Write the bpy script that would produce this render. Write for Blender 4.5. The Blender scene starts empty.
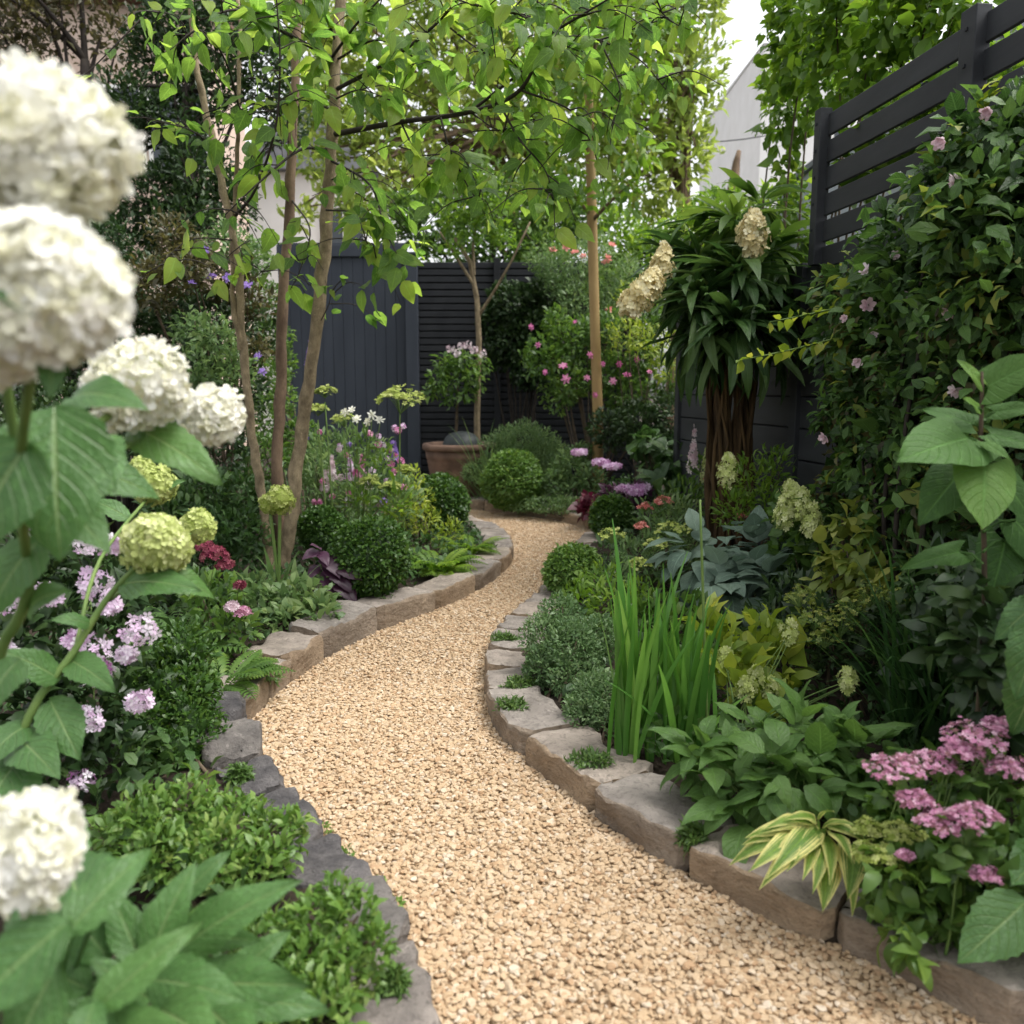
import bpy, math, random
import numpy as np

# ------------------------------------------------------------------ camera, sky, sun, exposure
S = bpy.context.scene
COL = S.collection
F, HOR, CZ = 850.0, 390.0, 1.3
PITCH = math.atan((512 - HOR) / F)
cam = bpy.data.cameras.new('camera'); co = bpy.data.objects.new('camera', cam); COL.objects.link(co)
co.location = (0, 0, CZ); co.rotation_euler = (math.pi / 2 - PITCH, 0, 0)
cam.sensor_width = 36; cam.lens = F / 1024 * 36; cam.clip_start = 0.05; cam.clip_end = 500
cam.dof.use_dof = True; cam.dof.focus_distance = 3.5; cam.dof.aperture_fstop = 2.8
S.camera = co
SUN_EL, SUN_AZ = math.radians(62), math.radians(100)      # azimuth clockwise from +Y (ahead), towards the right
W = bpy.data.worlds.new('World'); S.world = W; W.use_nodes = True
wn = W.node_tree; bg = wn.nodes['Background']
sk = wn.nodes.new('ShaderNodeTexSky'); sk.sky_type = 'NISHITA'; sk.sun_disc = False
sk.sun_elevation = SUN_EL; sk.sun_rotation = SUN_AZ; sk.air_density = 1.0; sk.dust_density = 4.0; sk.ozone_density = 1.0
hs = wn.nodes.new('ShaderNodeHueSaturation'); hs.inputs['Saturation'].default_value = 0.12   # overcast: a nearly white sky
wn.links.new(sk.outputs[0], hs.inputs['Color']); wn.links.new(hs.outputs[0], bg.inputs['Color'])
bg.inputs['Strength'].default_value = 0.15
sl = bpy.data.lights.new('sun', 'SUN'); so = bpy.data.objects.new('sun', sl); COL.objects.link(so)
sl.energy = 1.0; sl.angle = math.radians(30); sl.color = (1.0, 0.955, 0.88)
so.rotation_euler = (math.pi / 2 - SUN_EL, 0, math.pi - SUN_AZ)
S.view_settings.view_transform = 'Standard'; S.view_settings.look = 'None'
S.view_settings.exposure = 1.32; S.view_settings.gamma = 1.0
S.cycles.max_bounces = 8; S.cycles.transparent_max_bounces = 4
S.cycles.diffuse_bounces = 5; S.cycles.glossy_bounces = 2; S.cycles.transmission_bounces = 5

# ------------------------------------------------------------------ small geometry kit
_cp, _sp = math.cos(PITCH), math.sin(PITCH)
def _ray(px, py):
    u, v = (px - 512) / F, (512 - py) / F
    return np.array([u, _cp + v * _sp, -_sp + v * _cp])
def at(px, py, Y):                       # world point on a sight line at the distance Y ahead
    d = _ray(px, py); return np.array([0, 0, CZ]) + d * (Y / d[1])
def G(px, py, z=0.0):                    # world point on the level z
    d = _ray(px, py); return np.array([0, 0, CZ]) + d * ((z - CZ) / d[2])
BED = 0.08
UP = np.array([0, 0, 1.0])
def nrm(a): return a / np.maximum(np.linalg.norm(a, axis=-1, keepdims=True), 1e-9)
def RG(seed): return np.random.default_rng(seed)
def rdir(rg, n): return nrm(rg.normal(size=(n, 3)))

class MB:                                # collects geometry, then links it as ONE mesh object
    def __init__(s): s.v = []; s.q = []; s.t = []; s.uv = []; s.r = []; s.n = 0; s.qm = []; s.tm = []
    def add(s, v, q=None, t=None, uv=None, r=0.5, m=0):
        v = np.asarray(v, float); k = len(v)
        s.v.append(v); s.uv.append(np.zeros((k, 2)) if uv is None else np.asarray(uv, float))
        s.r.append(np.full(k, r) if np.isscalar(r) else np.asarray(r, float))
        if q is not None and len(q): q = np.asarray(q, int) + s.n; s.q.append(q); s.qm.append(np.full(len(q), m) if np.isscalar(m) else m)
        if t is not None and len(t): t = np.asarray(t, int) + s.n; s.t.append(t); s.tm.append(np.full(len(t), m) if np.isscalar(m) else m)
        s.n += k
    def inst(s, T, P, Yd, Nd, sc, r, m=0, sx=None):
        v, q, t, uv = T; P = np.atleast_2d(P); N = len(P)
        if N == 0: return
        Yd = nrm(np.atleast_2d(Yd)); X = nrm(np.cross(Yd, np.atleast_2d(Nd))); Z = np.cross(X, Yd)
        sc = np.broadcast_to(np.asarray(sc, float), (N,)); wx = sc if sx is None else sc * sx
        W_ = (P[:, None] + v[None, :, 0, None] * (X * wx[:, None])[:, None] + v[None, :, 1, None] * (Yd * sc[:, None])[:, None]
              + v[None, :, 2, None] * (Z * sc[:, None])[:, None])
        off = (np.arange(N) * len(v))[:, None, None]
        s.add(W_.reshape(-1, 3), None if q is None else (q[None] + off).reshape(-1, 4),
              None if t is None else (t[None] + off).reshape(-1, 3), np.tile(uv, (N, 1)),
              np.repeat(np.broadcast_to(np.asarray(r, float), (N,)), len(v)), m)
    def build(s, name, mats, parent=None, smooth=True, loc=None):
        me = bpy.data.meshes.new(name)
        v = np.concatenate(s.v); o = np.zeros(3)
        pp = parent
        while pp is not None: o = o + np.array(pp.location); pp = pp.parent
        if loc is not None: o = o + np.asarray(loc)
        v = v - o
        q = np.concatenate(s.q) if s.q else np.zeros((0, 4), int); t = np.concatenate(s.t) if s.t else np.zeros((0, 3), int)
        lp = np.concatenate([q.ravel(), t.ravel()]).astype(np.int32)
        st = np.concatenate([np.arange(len(q)) * 4, len(q) * 4 + np.arange(len(t)) * 3]).astype(np.int32)
        me.vertices.add(len(v)); me.vertices.foreach_set('co', v.astype(np.float32).ravel())
        me.loops.add(len(lp)); me.loops.foreach_set('vertex_index', lp)
        me.polygons.add(len(st)); me.polygons.foreach_set('loop_start', st)
        mi = np.concatenate(s.qm + s.tm).astype(np.int32); me.polygons.foreach_set('material_index', mi)
        me.polygons.foreach_set('use_smooth', np.full(len(st), smooth))
        me.update()
        a = me.attributes.new('rnd', 'FLOAT', 'POINT'); a.data.foreach_set('value', np.concatenate(s.r).astype(np.float32))
        ul = me.uv_layers.new(name='uv'); ul.data.foreach_set('uv', np.concatenate(s.uv)[lp].astype(np.float32).ravel())
        for m in (mats if isinstance(mats, (list, tuple)) else [mats]): me.materials.append(m)
        ob = bpy.data.objects.new(name, me); COL.objects.link(ob)
        if parent is not None: ob.parent = parent
        if loc is not None: ob.location = loc
        return ob
    def tube(s, pts, rad, n=7, r=0.5, m=0, cap=True):
        pts = np.asarray(pts, float); k = len(pts); rad = np.broadcast_to(np.asarray(rad, float), (k,))
        tg = nrm(np.gradient(pts, axis=0)); ref = np.array([1.0, 0.13, 0.0]) if abs(tg[0][2]) > .7 else UP
        A = nrm(np.cross(tg, ref)); B = np.cross(tg, A); th = np.arange(n) * 2 * math.pi / n
        V = pts[:, None] + rad[:, None, None] * (np.cos(th)[None, :, None] * A[:, None] + np.sin(th)[None, :, None] * B[:, None])
        i = np.arange(k - 1)[:, None] * n; j = np.arange(n)[None]; j2 = (j + 1) % n
        Q = np.stack([i + j, i + j2, i + n + j2, i + n + j], -1).reshape(-1, 4)
        uv = np.stack(np.broadcast_arrays(j / n, (np.arange(k) / k)[:, None]), -1).reshape(-1, 2)
        V = V.reshape(-1, 3); T = None
        if cap:
            T = np.array([[k * n, (k - 1) * n + a, (k - 1) * n + (a + 1) % n] for a in range(n)])
            V = np.vstack([V, pts[-1] + tg[-1] * rad[-1] * .4]); uv = np.vstack([uv, [.5, 1]])
        s.add(V, Q, T, uv, r, m)
    def box(s, c, d, rz=0.0, r=0.5, m=0):
        c = np.asarray(c, float); h = np.asarray(d, float) / 2
        V = np.array([[x, y, z] for x in (-1, 1) for y in (-1, 1) for z in (-1, 1)]) * h
        ca, sa = math.cos(rz), math.sin(rz)
        V = np.stack([V[:, 0] * ca - V[:, 1] * sa, V[:, 0] * sa + V[:, 1] * ca, V[:, 2]], 1) + c
        s.add(V, [[0, 1, 3, 2], [4, 6, 7, 5], [0, 4, 5, 1], [2, 3, 7, 6], [0, 2, 6, 4], [1, 5, 7, 3]], None, None, r, m)
    def lathe(s, prof, c, n=32, r=0.5, m=0):
        prof = np.asarray(prof, float); k = len(prof); th = np.arange(n) * 2 * math.pi / n
        V = np.stack([prof[:, 0, None] * np.cos(th), prof[:, 0, None] * np.sin(th), np.repeat(prof[:, 1, None], n, 1)], -1) + np.asarray(c)
        i = np.arange(k - 1)[:, None] * n; j = np.arange(n)[None]; j2 = (j + 1) % n
        s.add(V.reshape(-1, 3), np.stack([i + j, i + j2, i + n + j2, i + n + j], -1).reshape(-1, 4), None, None, r, m)
    def ball(s, c, rad, nu=20, nv=12, amp=0.0, seed=0, r=0.5, m=0):
        rg = RG(seed); b = rdir(rg, 12); pr = [(max(1e-4, math.sin(math.pi * i / nv)), -math.cos(math.pi * i / nv)) for i in range(nv + 1)]
        th = np.arange(nu) * 2 * math.pi / nu; pr = np.array(pr)
        D = np.stack([pr[:, 0, None] * np.cos(th), pr[:, 0, None] * np.sin(th), np.repeat(pr[:, 1, None], nu, 1)], -1).reshape(-1, 3)
        l = 1 - amp + amp * np.exp(5 * (D @ b.T - 1)).max(1)
        i = np.arange(nv)[:, None] * nu; j = np.arange(nu)[None]; j2 = (j + 1) % nu
        s.add(np.asarray(c) + D * l[:, None] * np.asarray(rad), np.stack([i + j, i + j2, i + nu + j2, i + nu + j], -1).reshape(-1, 4), None, None, r, m)

# ------------------------------------------------------------------ labels
def tag(o, label=None, cat=None, group=None, kind=None):
    if label: o['label'] = label
    if cat: o['category'] = cat
    if group: o['group'] = group
    if kind: o['kind'] = kind
    return o
def thing(name, label, cat, loc, group=None):
    o = bpy.data.objects.new(name, None); COL.objects.link(o); o.empty_display_size = .1
    o.location = tuple(float(a) for a in loc)
    return tag(o, label, cat, group)
def link_copy(o, parent=None):
    c = o.copy(); COL.objects.link(c)
    if parent is not None: c.parent = parent
    return c

# ------------------------------------------------------------------ leaf and petal templates (y = length, x = width, z = upper side)
def T_leaf(w=.42, fold=.12, tip=-.12, bow=.06):
    v = np.array([[0, 0, 0], [w * .42, .26, fold * .7], [w * .44, .62, fold * .7 + bow], [0, 1, tip], [-w * .44, .62, fold * .7 + bow], [-w * .42, .26, fold * .7], [0, .45, bow]])
    uv = np.stack([v[:, 0] / w + .5, v[:, 1]], 1)
    return v, np.array([[0, 1, 2, 6], [6, 2, 3, 4], [0, 6, 4, 5]]), None, uv
def T_quad(w=.45, fold=.15):
    v = np.array([[0, 0, 0], [w / 2, .48, fold], [0, 1, 0], [-w / 2, .48, fold]])
    return v, None, np.array([[0, 1, 2], [0, 2, 3]]), np.stack([v[:, 0] / w + .5, v[:, 1]], 1)
def T_grid(prof, nu=6, nv=12, fold=.15, curl=.6, wave=.02, serr=0.0, seed=0, lobes=None):
    rg = RG(seed); ph = rg.uniform(0, 6, 4)
    V = []; U = []
    for b in range(nv + 1):
        t = b / nv
        ang = curl * t; yy = math.sin(ang) / max(curl, 1e-3); zz = -(1 - math.cos(ang)) / max(curl, 1e-3)
        for a in range(nu + 1):
            u = a / nu * 2 - 1
            w = prof(t) * (1 + (serr * (1 if b % 2 else -1) if abs(u) > .99 and 0 < b < nv else 0))
            x = u * w
            z = fold * abs(x) - .9 * fold * x * x / max(prof(.4), .05) + wave * math.sin(7 * t + ph[0] + 2 * u) * abs(u) + wave * .6 * math.sin(13 * t + ph[1]) * abs(u) ** 2
            y = yy + (lobes(u, t) if lobes else 0)
            V.append((x, y, zz + z)); U.append((u / 2 + .5, t))
    n = nu + 1
    Q = [[b * n + a, b * n + a + 1, (b + 1) * n + a + 1, (b + 1) * n + a] for b in range(nv) for a in range(nu)]
    return np.array(V), np.array(Q), None, np.array(U)
ovate = lambda w: (lambda t: w * max(.012, math.sin(math.pi * min(1, t ** .72)) ** .85 * (1 - .25 * t)))
heart = lambda w: (lambda t: w * max(.012, math.sin(math.pi * min(1, (t * .93 + .07) ** .55)) ** .8))
lance = lambda w: (lambda t: w * max(.015, math.sin(math.pi * t ** .85) ** .7))
L2 = T_leaf(); L2W = T_leaf(.62, .08); L2N = T_leaf(.26, .08, -.18); LQ = T_quad(); LQR = T_quad(.7, .12)
BIGV = [T_grid(ovate(.31), 6, 18, .25, c, .03, .045, i) for i, c in enumerate((.35, .6, .9, 1.2))]
HEARTV = [T_grid(heart(.40), 8, 14, .22, c, .022, .012, i + 9, lambda u, t: -.20 * abs(u) ** 1.5 * max(0, 1 - 2.2 * t)) for i, c in enumerate((.2, .35, .55))]
MIDV = [T_grid(ovate(.27), 4, 7, .22, c, .03, 0, i + 20) for i, c in enumerate((.5, .9, 1.3))]
HOSV = [T_grid(ovate(.30), 6, 9, .35, c, .02, 0, i + 30) for i, c in enumerate((.9, 1.3, 1.7))]
HOSW = [T_grid(ovate(.40), 6, 9, .3, c, .03, 0, i + 35) for i, c in enumerate((.6, 1.0, 1.4))]
PALV = [T_grid(lance(.078), 4, 8, .5, c, .01, 0, i + 40) for i, c in enumerate((.6, 1.0, 1.5))]
def T_flower(np_=4, w=.52, cup=.18, inner=.06):
    V = []; Q = []; U = []
    for k in range(np_):
        a = 2 * math.pi * k / np_; ca, sa = math.cos(a), math.sin(a); b = len(V)
        for (x, y, z) in ((0, inner, 0), (w * .32, .32, cup * .35), (w * .5, .62, cup * .6), (w * .26, .95, cup), (-w * .26, .95, cup), (-w * .5, .62, cup * .6), (-w * .32, .32, cup * .35), (0, .6, cup * .35)):
            V.append((x * ca - y * sa, x * sa + y * ca, z)); U.append((x / w + .5, y))
        Q += [[b, b + 1, b + 2, b + 7], [b + 7, b + 2, b + 3, b + 4], [b, b + 7, b + 5, b + 6], ]
        U[-1] = (.5, .6)
    T = [[8 * k + 7, 8 * k + 4, 8 * k + 5] for k in range(np_)]
    return np.array(V), np.array(Q), np.array(T), np.array(U)
FL4 = T_flower(4, .85, .22); FL5 = T_flower(5, .6, .15); FL6 = T_flower(6, .42, .1); FLC = T_flower(5, .8, .7)

# ------------------------------------------------------------------ materials
def newmat(name):
    m = bpy.data.materials.new(name); m.use_nodes = True; n = m.node_tree
    return m, n, n.nodes['Principled BSDF'], n.nodes['Material Output']
def nd(n, typ, **kw):
    x = n.nodes.new(typ)
    for k, v in kw.items():
        if k.startswith('i_'): x.inputs[int(k[2:])].default_value = v
        else: setattr(x, k, v)
    return x
def math_(n, op, a, b=None, clamp=False):
    x = nd(n, 'ShaderNodeMath', operation=op, use_clamp=clamp)
    for i, y in enumerate((a, b)):
        if y is None: continue
        if isinstance(y, (int, float)): x.inputs[i].default_value = y
        else: n.links.new(y, x.inputs[i])
    return x.outputs[0]
def mix_(n, f, a, b):
    x = nd(n, 'ShaderNodeMix', data_type='RGBA')
    for s_, y in ((0, f), (6, a), (7, b)):
        if isinstance(y, (int, float)): x.inputs[s_].default_value = y
        elif isinstance(y, tuple): x.inputs[s_].default_value = (*y, 1)
        else: n.links.new(y, x.inputs[s_])
    return x.outputs[2]
def noise_(n, scale, detail=3, vec=None, rough=.55):
    x = nd(n, 'ShaderNodeTexNoise'); x.inputs['Scale'].default_value = scale; x.inputs['Detail'].default_value = detail; x.inputs['Roughness'].default_value = rough
    if vec is None: vec = nd(n, 'ShaderNodeTexCoord').outputs['Object']
    n.links.new(vec, x.inputs['Vector']); return x.outputs['Fac']
def ramp_(n, f, stops):
    x = nd(n, 'ShaderNodeValToRGB'); e = x.color_ramp.elements
    while len(e) < len(stops): e.new(.5)
    for k, (p, c) in enumerate(stops): e[k].position = p; e[k].color = (*c, 1) if len(c) == 3 else c
    n.links.new(f, x.inputs[0]); return x.outputs[0]
def bump_(n, h, p, strength=.3, dist=.01):
    b = nd(n, 'ShaderNodeBump'); b.inputs['Strength'].default_value = strength; b.inputs['Distance'].default_value = dist
    n.links.new(h, b.inputs['Height']); n.links.new(b.outputs[0], p.inputs['Normal']); return b

def leafmat(name, c1, c2, c3=None, trans=.3, rough=.42, veins=0, edge=None, spec=.4, midrib=None, vs=.5):
    m, n, p, out = newmat(name)
    c1, c2, c3 = [None if c is None else (c[0] * 1.2, c[1] * 1.12, c[2]) for c in (c1, c2, c3)]
    at_ = nd(n, 'ShaderNodeAttribute', attribute_name='rnd').outputs['Fac']
    col = ramp_(n, at_, [(0, c1), (1, c2)] if c3 is None else [(0, c1), (.62, c2), (1, c3)])
    nz = noise_(n, 23, 2); col = mix_(n, math_(n, 'MULTIPLY', nz, .35), col, tuple(x * .62 for x in c1))
    if veins or edge:
        sx = nd(n, 'ShaderNodeSeparateXYZ'); n.links.new(nd(n, 'ShaderNodeUVMap').outputs[0], sx.inputs[0])
        au = math_(n, 'ABSOLUTE', math_(n, 'SUBTRACT', sx.outputs[0], .5))
        if edge:
            lim = math_(n, 'ADD', math_(n, 'MULTIPLY', noise_(n, 40, 2), .2), .17)
            st = math_(n, 'SINE', math_(n, 'MULTIPLY', au, 62))
            e = math_(n, 'MULTIPLY', math_(n, 'ADD', math_(n, 'SUBTRACT', au, lim), math_(n, 'MULTIPLY', st, .12)), 9, True)
            col = mix_(n, e, col, edge)
        if veins:
            mr = math_(n, 'SUBTRACT', 1, math_(n, 'MULTIPLY', au, 26), True)
            ph = math_(n, 'FRACT', math_(n, 'SUBTRACT', math_(n, 'MULTIPLY', sx.outputs[1], float(veins)), math_(n, 'MULTIPLY', au, veins * .62)))
            tri = math_(n, 'ABSOLUTE', math_(n, 'SUBTRACT', ph, .5))
            sv = math_(n, 'SUBTRACT', 1, math_(n, 'MULTIPLY', tri, 9), True)
            vv = math_(n, 'MAXIMUM', mr, math_(n, 'MULTIPLY', sv, .35))
            lc = midrib or tuple(min(1, x * 1.9 + .02) for x in c2)
            col = mix_(n, math_(n, 'MULTIPLY', vv, vs), col, lc)
            h = math_(n, 'ADD', math_(n, 'MULTIPLY', math_(n, 'MAXIMUM', mr, sv), -1.0), math_(n, 'MULTIPLY', noise_(n, 140, 4), 1.5))
            bump_(n, h, p, .55, .004)
            col = mix_(n, math_(n, 'MULTIPLY', math_(n, 'SUBTRACT', noise_(n, 55, 5, None, .7), .52, True), 2.6, True), col, tuple(x * 1.5 for x in c2))
    n.links.new(col, p.inputs['Base Color']); p.inputs['Roughness'].default_value = rough; p.inputs['Specular IOR Level'].default_value = spec
    tr = nd(n, 'ShaderNodeBsdfTranslucent'); hv = nd(n, 'ShaderNodeHueSaturation'); hv.inputs['Hue'].default_value = .488; hv.inputs['Saturation'].default_value = 1.08; hv.inputs['Value'].default_value = 1.9
    n.links.new(col, hv.inputs['Color']); n.links.new(hv.outputs[0], tr.inputs['Color'])
    mx = nd(n, 'ShaderNodeMixShader'); mx.inputs[0].default_value = trans
    n.links.new(p.outputs[0], mx.inputs[1]); n.links.new(tr.outputs[0], mx.inputs[2]); n.links.new(mx.outputs[0], out.inputs['Surface'])
    return m
def petalmat(name, c1, c2, c3=None, trans=.35, rough=.6):
    m, n, p, out = newmat(name)
    at_ = nd(n, 'ShaderNodeAttribute', attribute_name='rnd').outputs['Fac']
    col = ramp_(n, at_, [(0, c1), (1, c2)] if c3 is None else [(0, c1), (.5, c2), (1, c3)])
    n.links.new(col, p.inputs['Base Color']); p.inputs['Roughness'].default_value = rough; p.inputs['Specular IOR Level'].default_value = .2
    tr = nd(n, 'ShaderNodeBsdfTranslucent'); n.links.new(col, tr.inputs['Color'])
    mx = nd(n, 'ShaderNodeMixShader'); mx.inputs[0].default_value = trans
    n.links.new(p.outputs[0], mx.inputs[1]); n.links.new(tr.outputs[0], mx.inputs[2]); n.links.new(mx.outputs[0], out.inputs['Surface'])
    return m
def roughmat(name, c1, c2, scale=6, rough=.85, bstr=.4, bscale=None, bdist=.01, stretch=None, objrand=0.0, fine=0.0):
    m, n, p, out = newmat(name); vec = nd(n, 'ShaderNodeTexCoord').outputs['Object']
    if stretch:
        mp = nd(n, 'ShaderNodeMapping'); mp.inputs['Scale'].default_value = stretch; n.links.new(vec, mp.inputs[0]); vec = mp.outputs[0]
    f = noise_(n, scale, 5, vec); col = ramp_(n, f, [(.3, c1), (.7, c2)])
    if fine:
        fn = noise_(n, scale * 9, 6, vec, .72); col = mix_(n, math_(n, 'MULTIPLY', math_(n, 'SUBTRACT', fn, .50, True), fine * 5, True), col, tuple(x * .45 for x in c1))
        f2 = noise_(n, scale * 4.3, 4, vec, .7); col = mix_(n, math_(n, 'MULTIPLY', math_(n, 'SUBTRACT', f2, .58, True), fine * 6, True), col, tuple(min(.7, x * 1.35) for x in c2))
    if objrand:
        oi = nd(n, 'ShaderNodeObjectInfo'); hv = nd(n, 'ShaderNodeHueSaturation')
        n.links.new(math_(n, 'ADD', math_(n, 'MULTIPLY', oi.outputs['Random'], objrand), 1 - objrand / 2), hv.inputs['Value'])
        n.links.new(math_(n, 'ADD', math_(n, 'MULTIPLY', oi.outputs['Random'], .3), .65), hv.inputs['Saturation'])
        n.links.new(col, hv.inputs['Color']); col = hv.outputs[0]
    n.links.new(col, p.inputs['Base Color']); p.inputs['Roughness'].default_value = rough; p.inputs['Specular IOR Level'].default_value = .25
    if bstr: bump_(n, noise_(n, bscale or scale * 6, 6, vec, .65), p, bstr, bdist)
    return m

M = {}
M['box'] = leafmat('box_leaf', (.022, .062, .014), (.045, .108, .02), (.085, .165, .03), .25)
M['boxlight'] = leafmat('light_box_leaf', (.06, .14, .03), (.12, .23, .05), (.26, .36, .12), .3)
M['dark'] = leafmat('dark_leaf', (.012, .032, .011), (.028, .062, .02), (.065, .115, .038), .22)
M['deep'] = leafmat('deep_green_leaf', (.018, .05, .016), (.04, .095, .026), (.085, .16, .045), .25, .32, 9)
M['mid'] = leafmat('mid_green_leaf', (.04, .095, .022), (.08, .165, .036), (.15, .25, .055), .36)
M['midv'] = leafmat('veined_green_leaf', (.04, .10, .028), (.075, .16, .04), (.11, .21, .055), .32, .4, 8)
M['bright'] = leafmat('bright_green_leaf', (.06, .14, .022), (.12, .23, .035), (.20, .31, .055), .42)
M['lime'] = leafmat('lime_leaf', (.11, .19, .03), (.22, .31, .05), (.38, .43, .09), .38)
M['gold'] = leafmat('golden_leaf', (.10, .16, .035), (.2, .26, .06), (.34, .36, .11), .38)
M['tree'] = leafmat('tree_leaf', (.06, .14, .036), (.13, .24, .052), (.28, .39, .085), .62, .35, 7)
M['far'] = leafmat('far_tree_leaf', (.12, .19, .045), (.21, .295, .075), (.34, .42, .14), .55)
M['bigleaf'] = leafmat('hydrangea_leaf', (.045, .12, .035), (.07, .165, .05), (.10, .21, .055), .28, .38, 8, midrib=(.26, .36, .15), vs=.7)
M['heart'] = leafmat('heart_leaf', (.04, .10, .03), (.065, .15, .04), (.12, .23, .05), .25, .55, 8, spec=.22)
M['silver'] = leafmat('silver_leaf', (.06, .125, .05), (.11, .20, .085), (.24, .34, .19), .28)
M['soft'] = leafmat('soft_leaf', (.065, .13, .055), (.12, .21, .08), (.22, .31, .13), .35)
M['blue'] = leafmat('blue_hosta_leaf', (.07, .12, .10), (.11, .175, .145), (.17, .25, .21), .2, .45, 10)
M['varieg'] = leafmat('variegated_leaf', (.10, .2, .04), (.15, .26, .05), None, .28, .4, 12, edge=(.66, .62, .24))
M['purple'] = leafmat('purple_leaf', (.035, .012, .03), (.075, .03, .07), (.14, .08, .14), .2, .4)
M['maroon'] = leafmat('maroon_leaf', (.05, .008, .018), (.11, .02, .04), (.16, .04, .06), .25)
M['brownleaf'] = leafmat('bronze_leaf', (.035, .036, .018), (.07, .07, .028), (.14, .145, .05), .3)
M['iris'] = leafmat('iris_blade', (.05, .15, .03), (.085, .23, .045), (.15, .32, .07), .3, .36)
M['grass'] = leafmat('dark_grass', (.02, .06, .018), (.04, .11, .03), (.08, .17, .05), .25)
M['moss'] = leafmat('thyme_leaf', (.04, .09, .02), (.08, .16, .04), (.14, .22, .07), .25)
M['white'] = petalmat('white_petal', (.74, .73, .54), (.88, .87, .79), (.92, .915, .88))
M['limepet'] = petalmat('lime_petal', (.42, .5, .14), (.58, .64, .26), (.72, .74, .42))
M['cream'] = petalmat('cream_petal', (.58, .48, .24), (.80, .72, .44), (.9, .85, .62))
M['phlox'] = petalmat('phlox_petal', (.40, .12, .36), (.76, .60, .76), (.9, .87, .9))
M['pink'] = petalmat('pink_petal', (.5, .08, .28), (.72, .22, .46), (.82, .45, .6))
M['palepink'] = petalmat('pale_pink_petal', (.60, .42, .48), (.78, .63, .68), (.86, .78, .81))
M['mauve'] = petalmat('mauve_pink_petal', (.26, .13, .12), (.62, .27, .45), (.8, .56, .66))
M['red'] = petalmat('dusky_red_petal', (.12, .018, .04), (.25, .045, .08), (.45, .18, .2))
M['violet'] = petalmat('violet_petal', (.2, .12, .4), (.36, .24, .6))
M['coral'] = petalmat('coral_petal', (.6, .16, .14), (.75, .35, .3))
M['umbel'] = petalmat('lime_umbel', (.26, .34, .06), (.4, .47, .12), (.56, .6, .24))
M['stem'] = roughmat('green_stem', (.09, .16, .04), (.15, .22, .06), 12, .6, .1)
M['twig'] = roughmat('brown_twig', (.06, .045, .03), (.12, .09, .06), 14, .85, .3)
M['darktwig'] = roughmat('dark_twig', (.022, .018, .016), (.05, .04, .032), 14, .8, .3)
M['bark'] = roughmat('pale_bark', (.12, .09, .055), (.36, .285, .18), 18, .85, .8, 60, .012, (1, 1, .6), 0, .6)
M['barkdark'] = roughmat('brown_bark', (.10, .065, .045), (.22, .155, .10), 9, .85, .6, 30, .01, (1, 1, .5), 0, .5)
M['stake'] = roughmat('tan_bark', (.26, .17, .07), (.40, .28, .13), 8, .8, .4, 30, .006, (1, 1, .2))
M['fibre'] = roughmat('fibrous_bark', (.03, .02, .012), (.13, .08, .035), 16, .95, .9, 40, .02, (1, 1, .12))
M['soil'] = roughmat('soil', (.018, .013, .009), (.05, .036, .025), 9, .95, .8, 40, .02)

# ================================================================== THE SETTING: path, soil, edging
LEFT = [(470, 1150), (429, 1020), (404, 950), (378, 908), (346, 876), (318, 838), (284, 800), (262, 772), (249, 754), (246, 740), (250, 728), (259, 715), (274, 700), (291, 686), (317, 667), (347, 649), (378, 634), (416, 619), (441, 610), (479, 592), (501, 576), (511, 565), (513, 555), (506, 543), (490, 533), (465, 525), (425, 520), (380, 517)]
RIGHT = [(1100, 1085), (971, 1021), (935, 1002), (861, 964), (800, 939), (744, 912), (668, 869), (600, 824), (570, 800), (540, 777), (513, 753), (497, 735), (488, 714), (485, 690), (488, 664), (498, 645), (513, 628), (531, 611), (546, 596), (556, 578), (571, 556), (590, 537)]
FAR = [(590, 531), (560, 523), (530, 518), (500, 514), (475, 511), (440, 508), (390, 506)]
def spline(P, k=6):
    P = np.asarray(P); Q = np.vstack([2 * P[0] - P[1], P, 2 * P[-1] - P[-2]]); out = []
    for i in range(1, len(Q) - 2):
        for t in np.arange(k) / k:
            a, b, c, d = Q[i - 1], Q[i], Q[i + 1], Q[i + 2]
            out.append(.5 * (2 * b + (c - a) * t + (2 * a - 5 * b + 4 * c - d) * t * t + (3 * b - a - 3 * c + d) * t ** 3))
    return np.array(out + [P[-1]])
Lw = spline([G(*p)[:2] for p in LEFT]); Rw = spline([G(*p)[:2] for p in RIGHT]); Fw = spline([G(*p)[:2] for p in FAR])
nl = np.array([Lw[0] + (Lw[0] - Lw[6]) / np.linalg.norm(Lw[0] - Lw[6]) * 2.2]); nr = np.array([nl[0] + [1.25, .1]])
Lw = np.vstack([nl, Lw]); Rw = np.vstack([nr, Rw])
POLY = np.vstack([Lw, Fw[::-1], Rw[::-1]])
def inside(P, poly):
    c = np.zeros(len(P), bool); n = len(poly)
    for i in range(n):
        a, b = poly[i], poly[i - 1]
        k = ((a[1] > P[:, 1]) != (b[1] > P[:, 1]))
        xx = (b[0] - a[0]) * (P[:, 1] - a[1]) / (b[1] - a[1] + 1e-12) + a[0]
        c ^= k & (P[:, 0] < xx)
    return c
def dist(P, poly):
    d = np.full(len(P), 1e9)
    for i in range(len(poly)):
        a, b = poly[i - 1], poly[i]; ab = b - a
        t = np.clip(((P - a) @ ab) / (ab @ ab + 1e-12), 0, 1)
        d = np.minimum(d, np.linalg.norm(P - a - t[:, None] * ab, axis=1))
    return d
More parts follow.
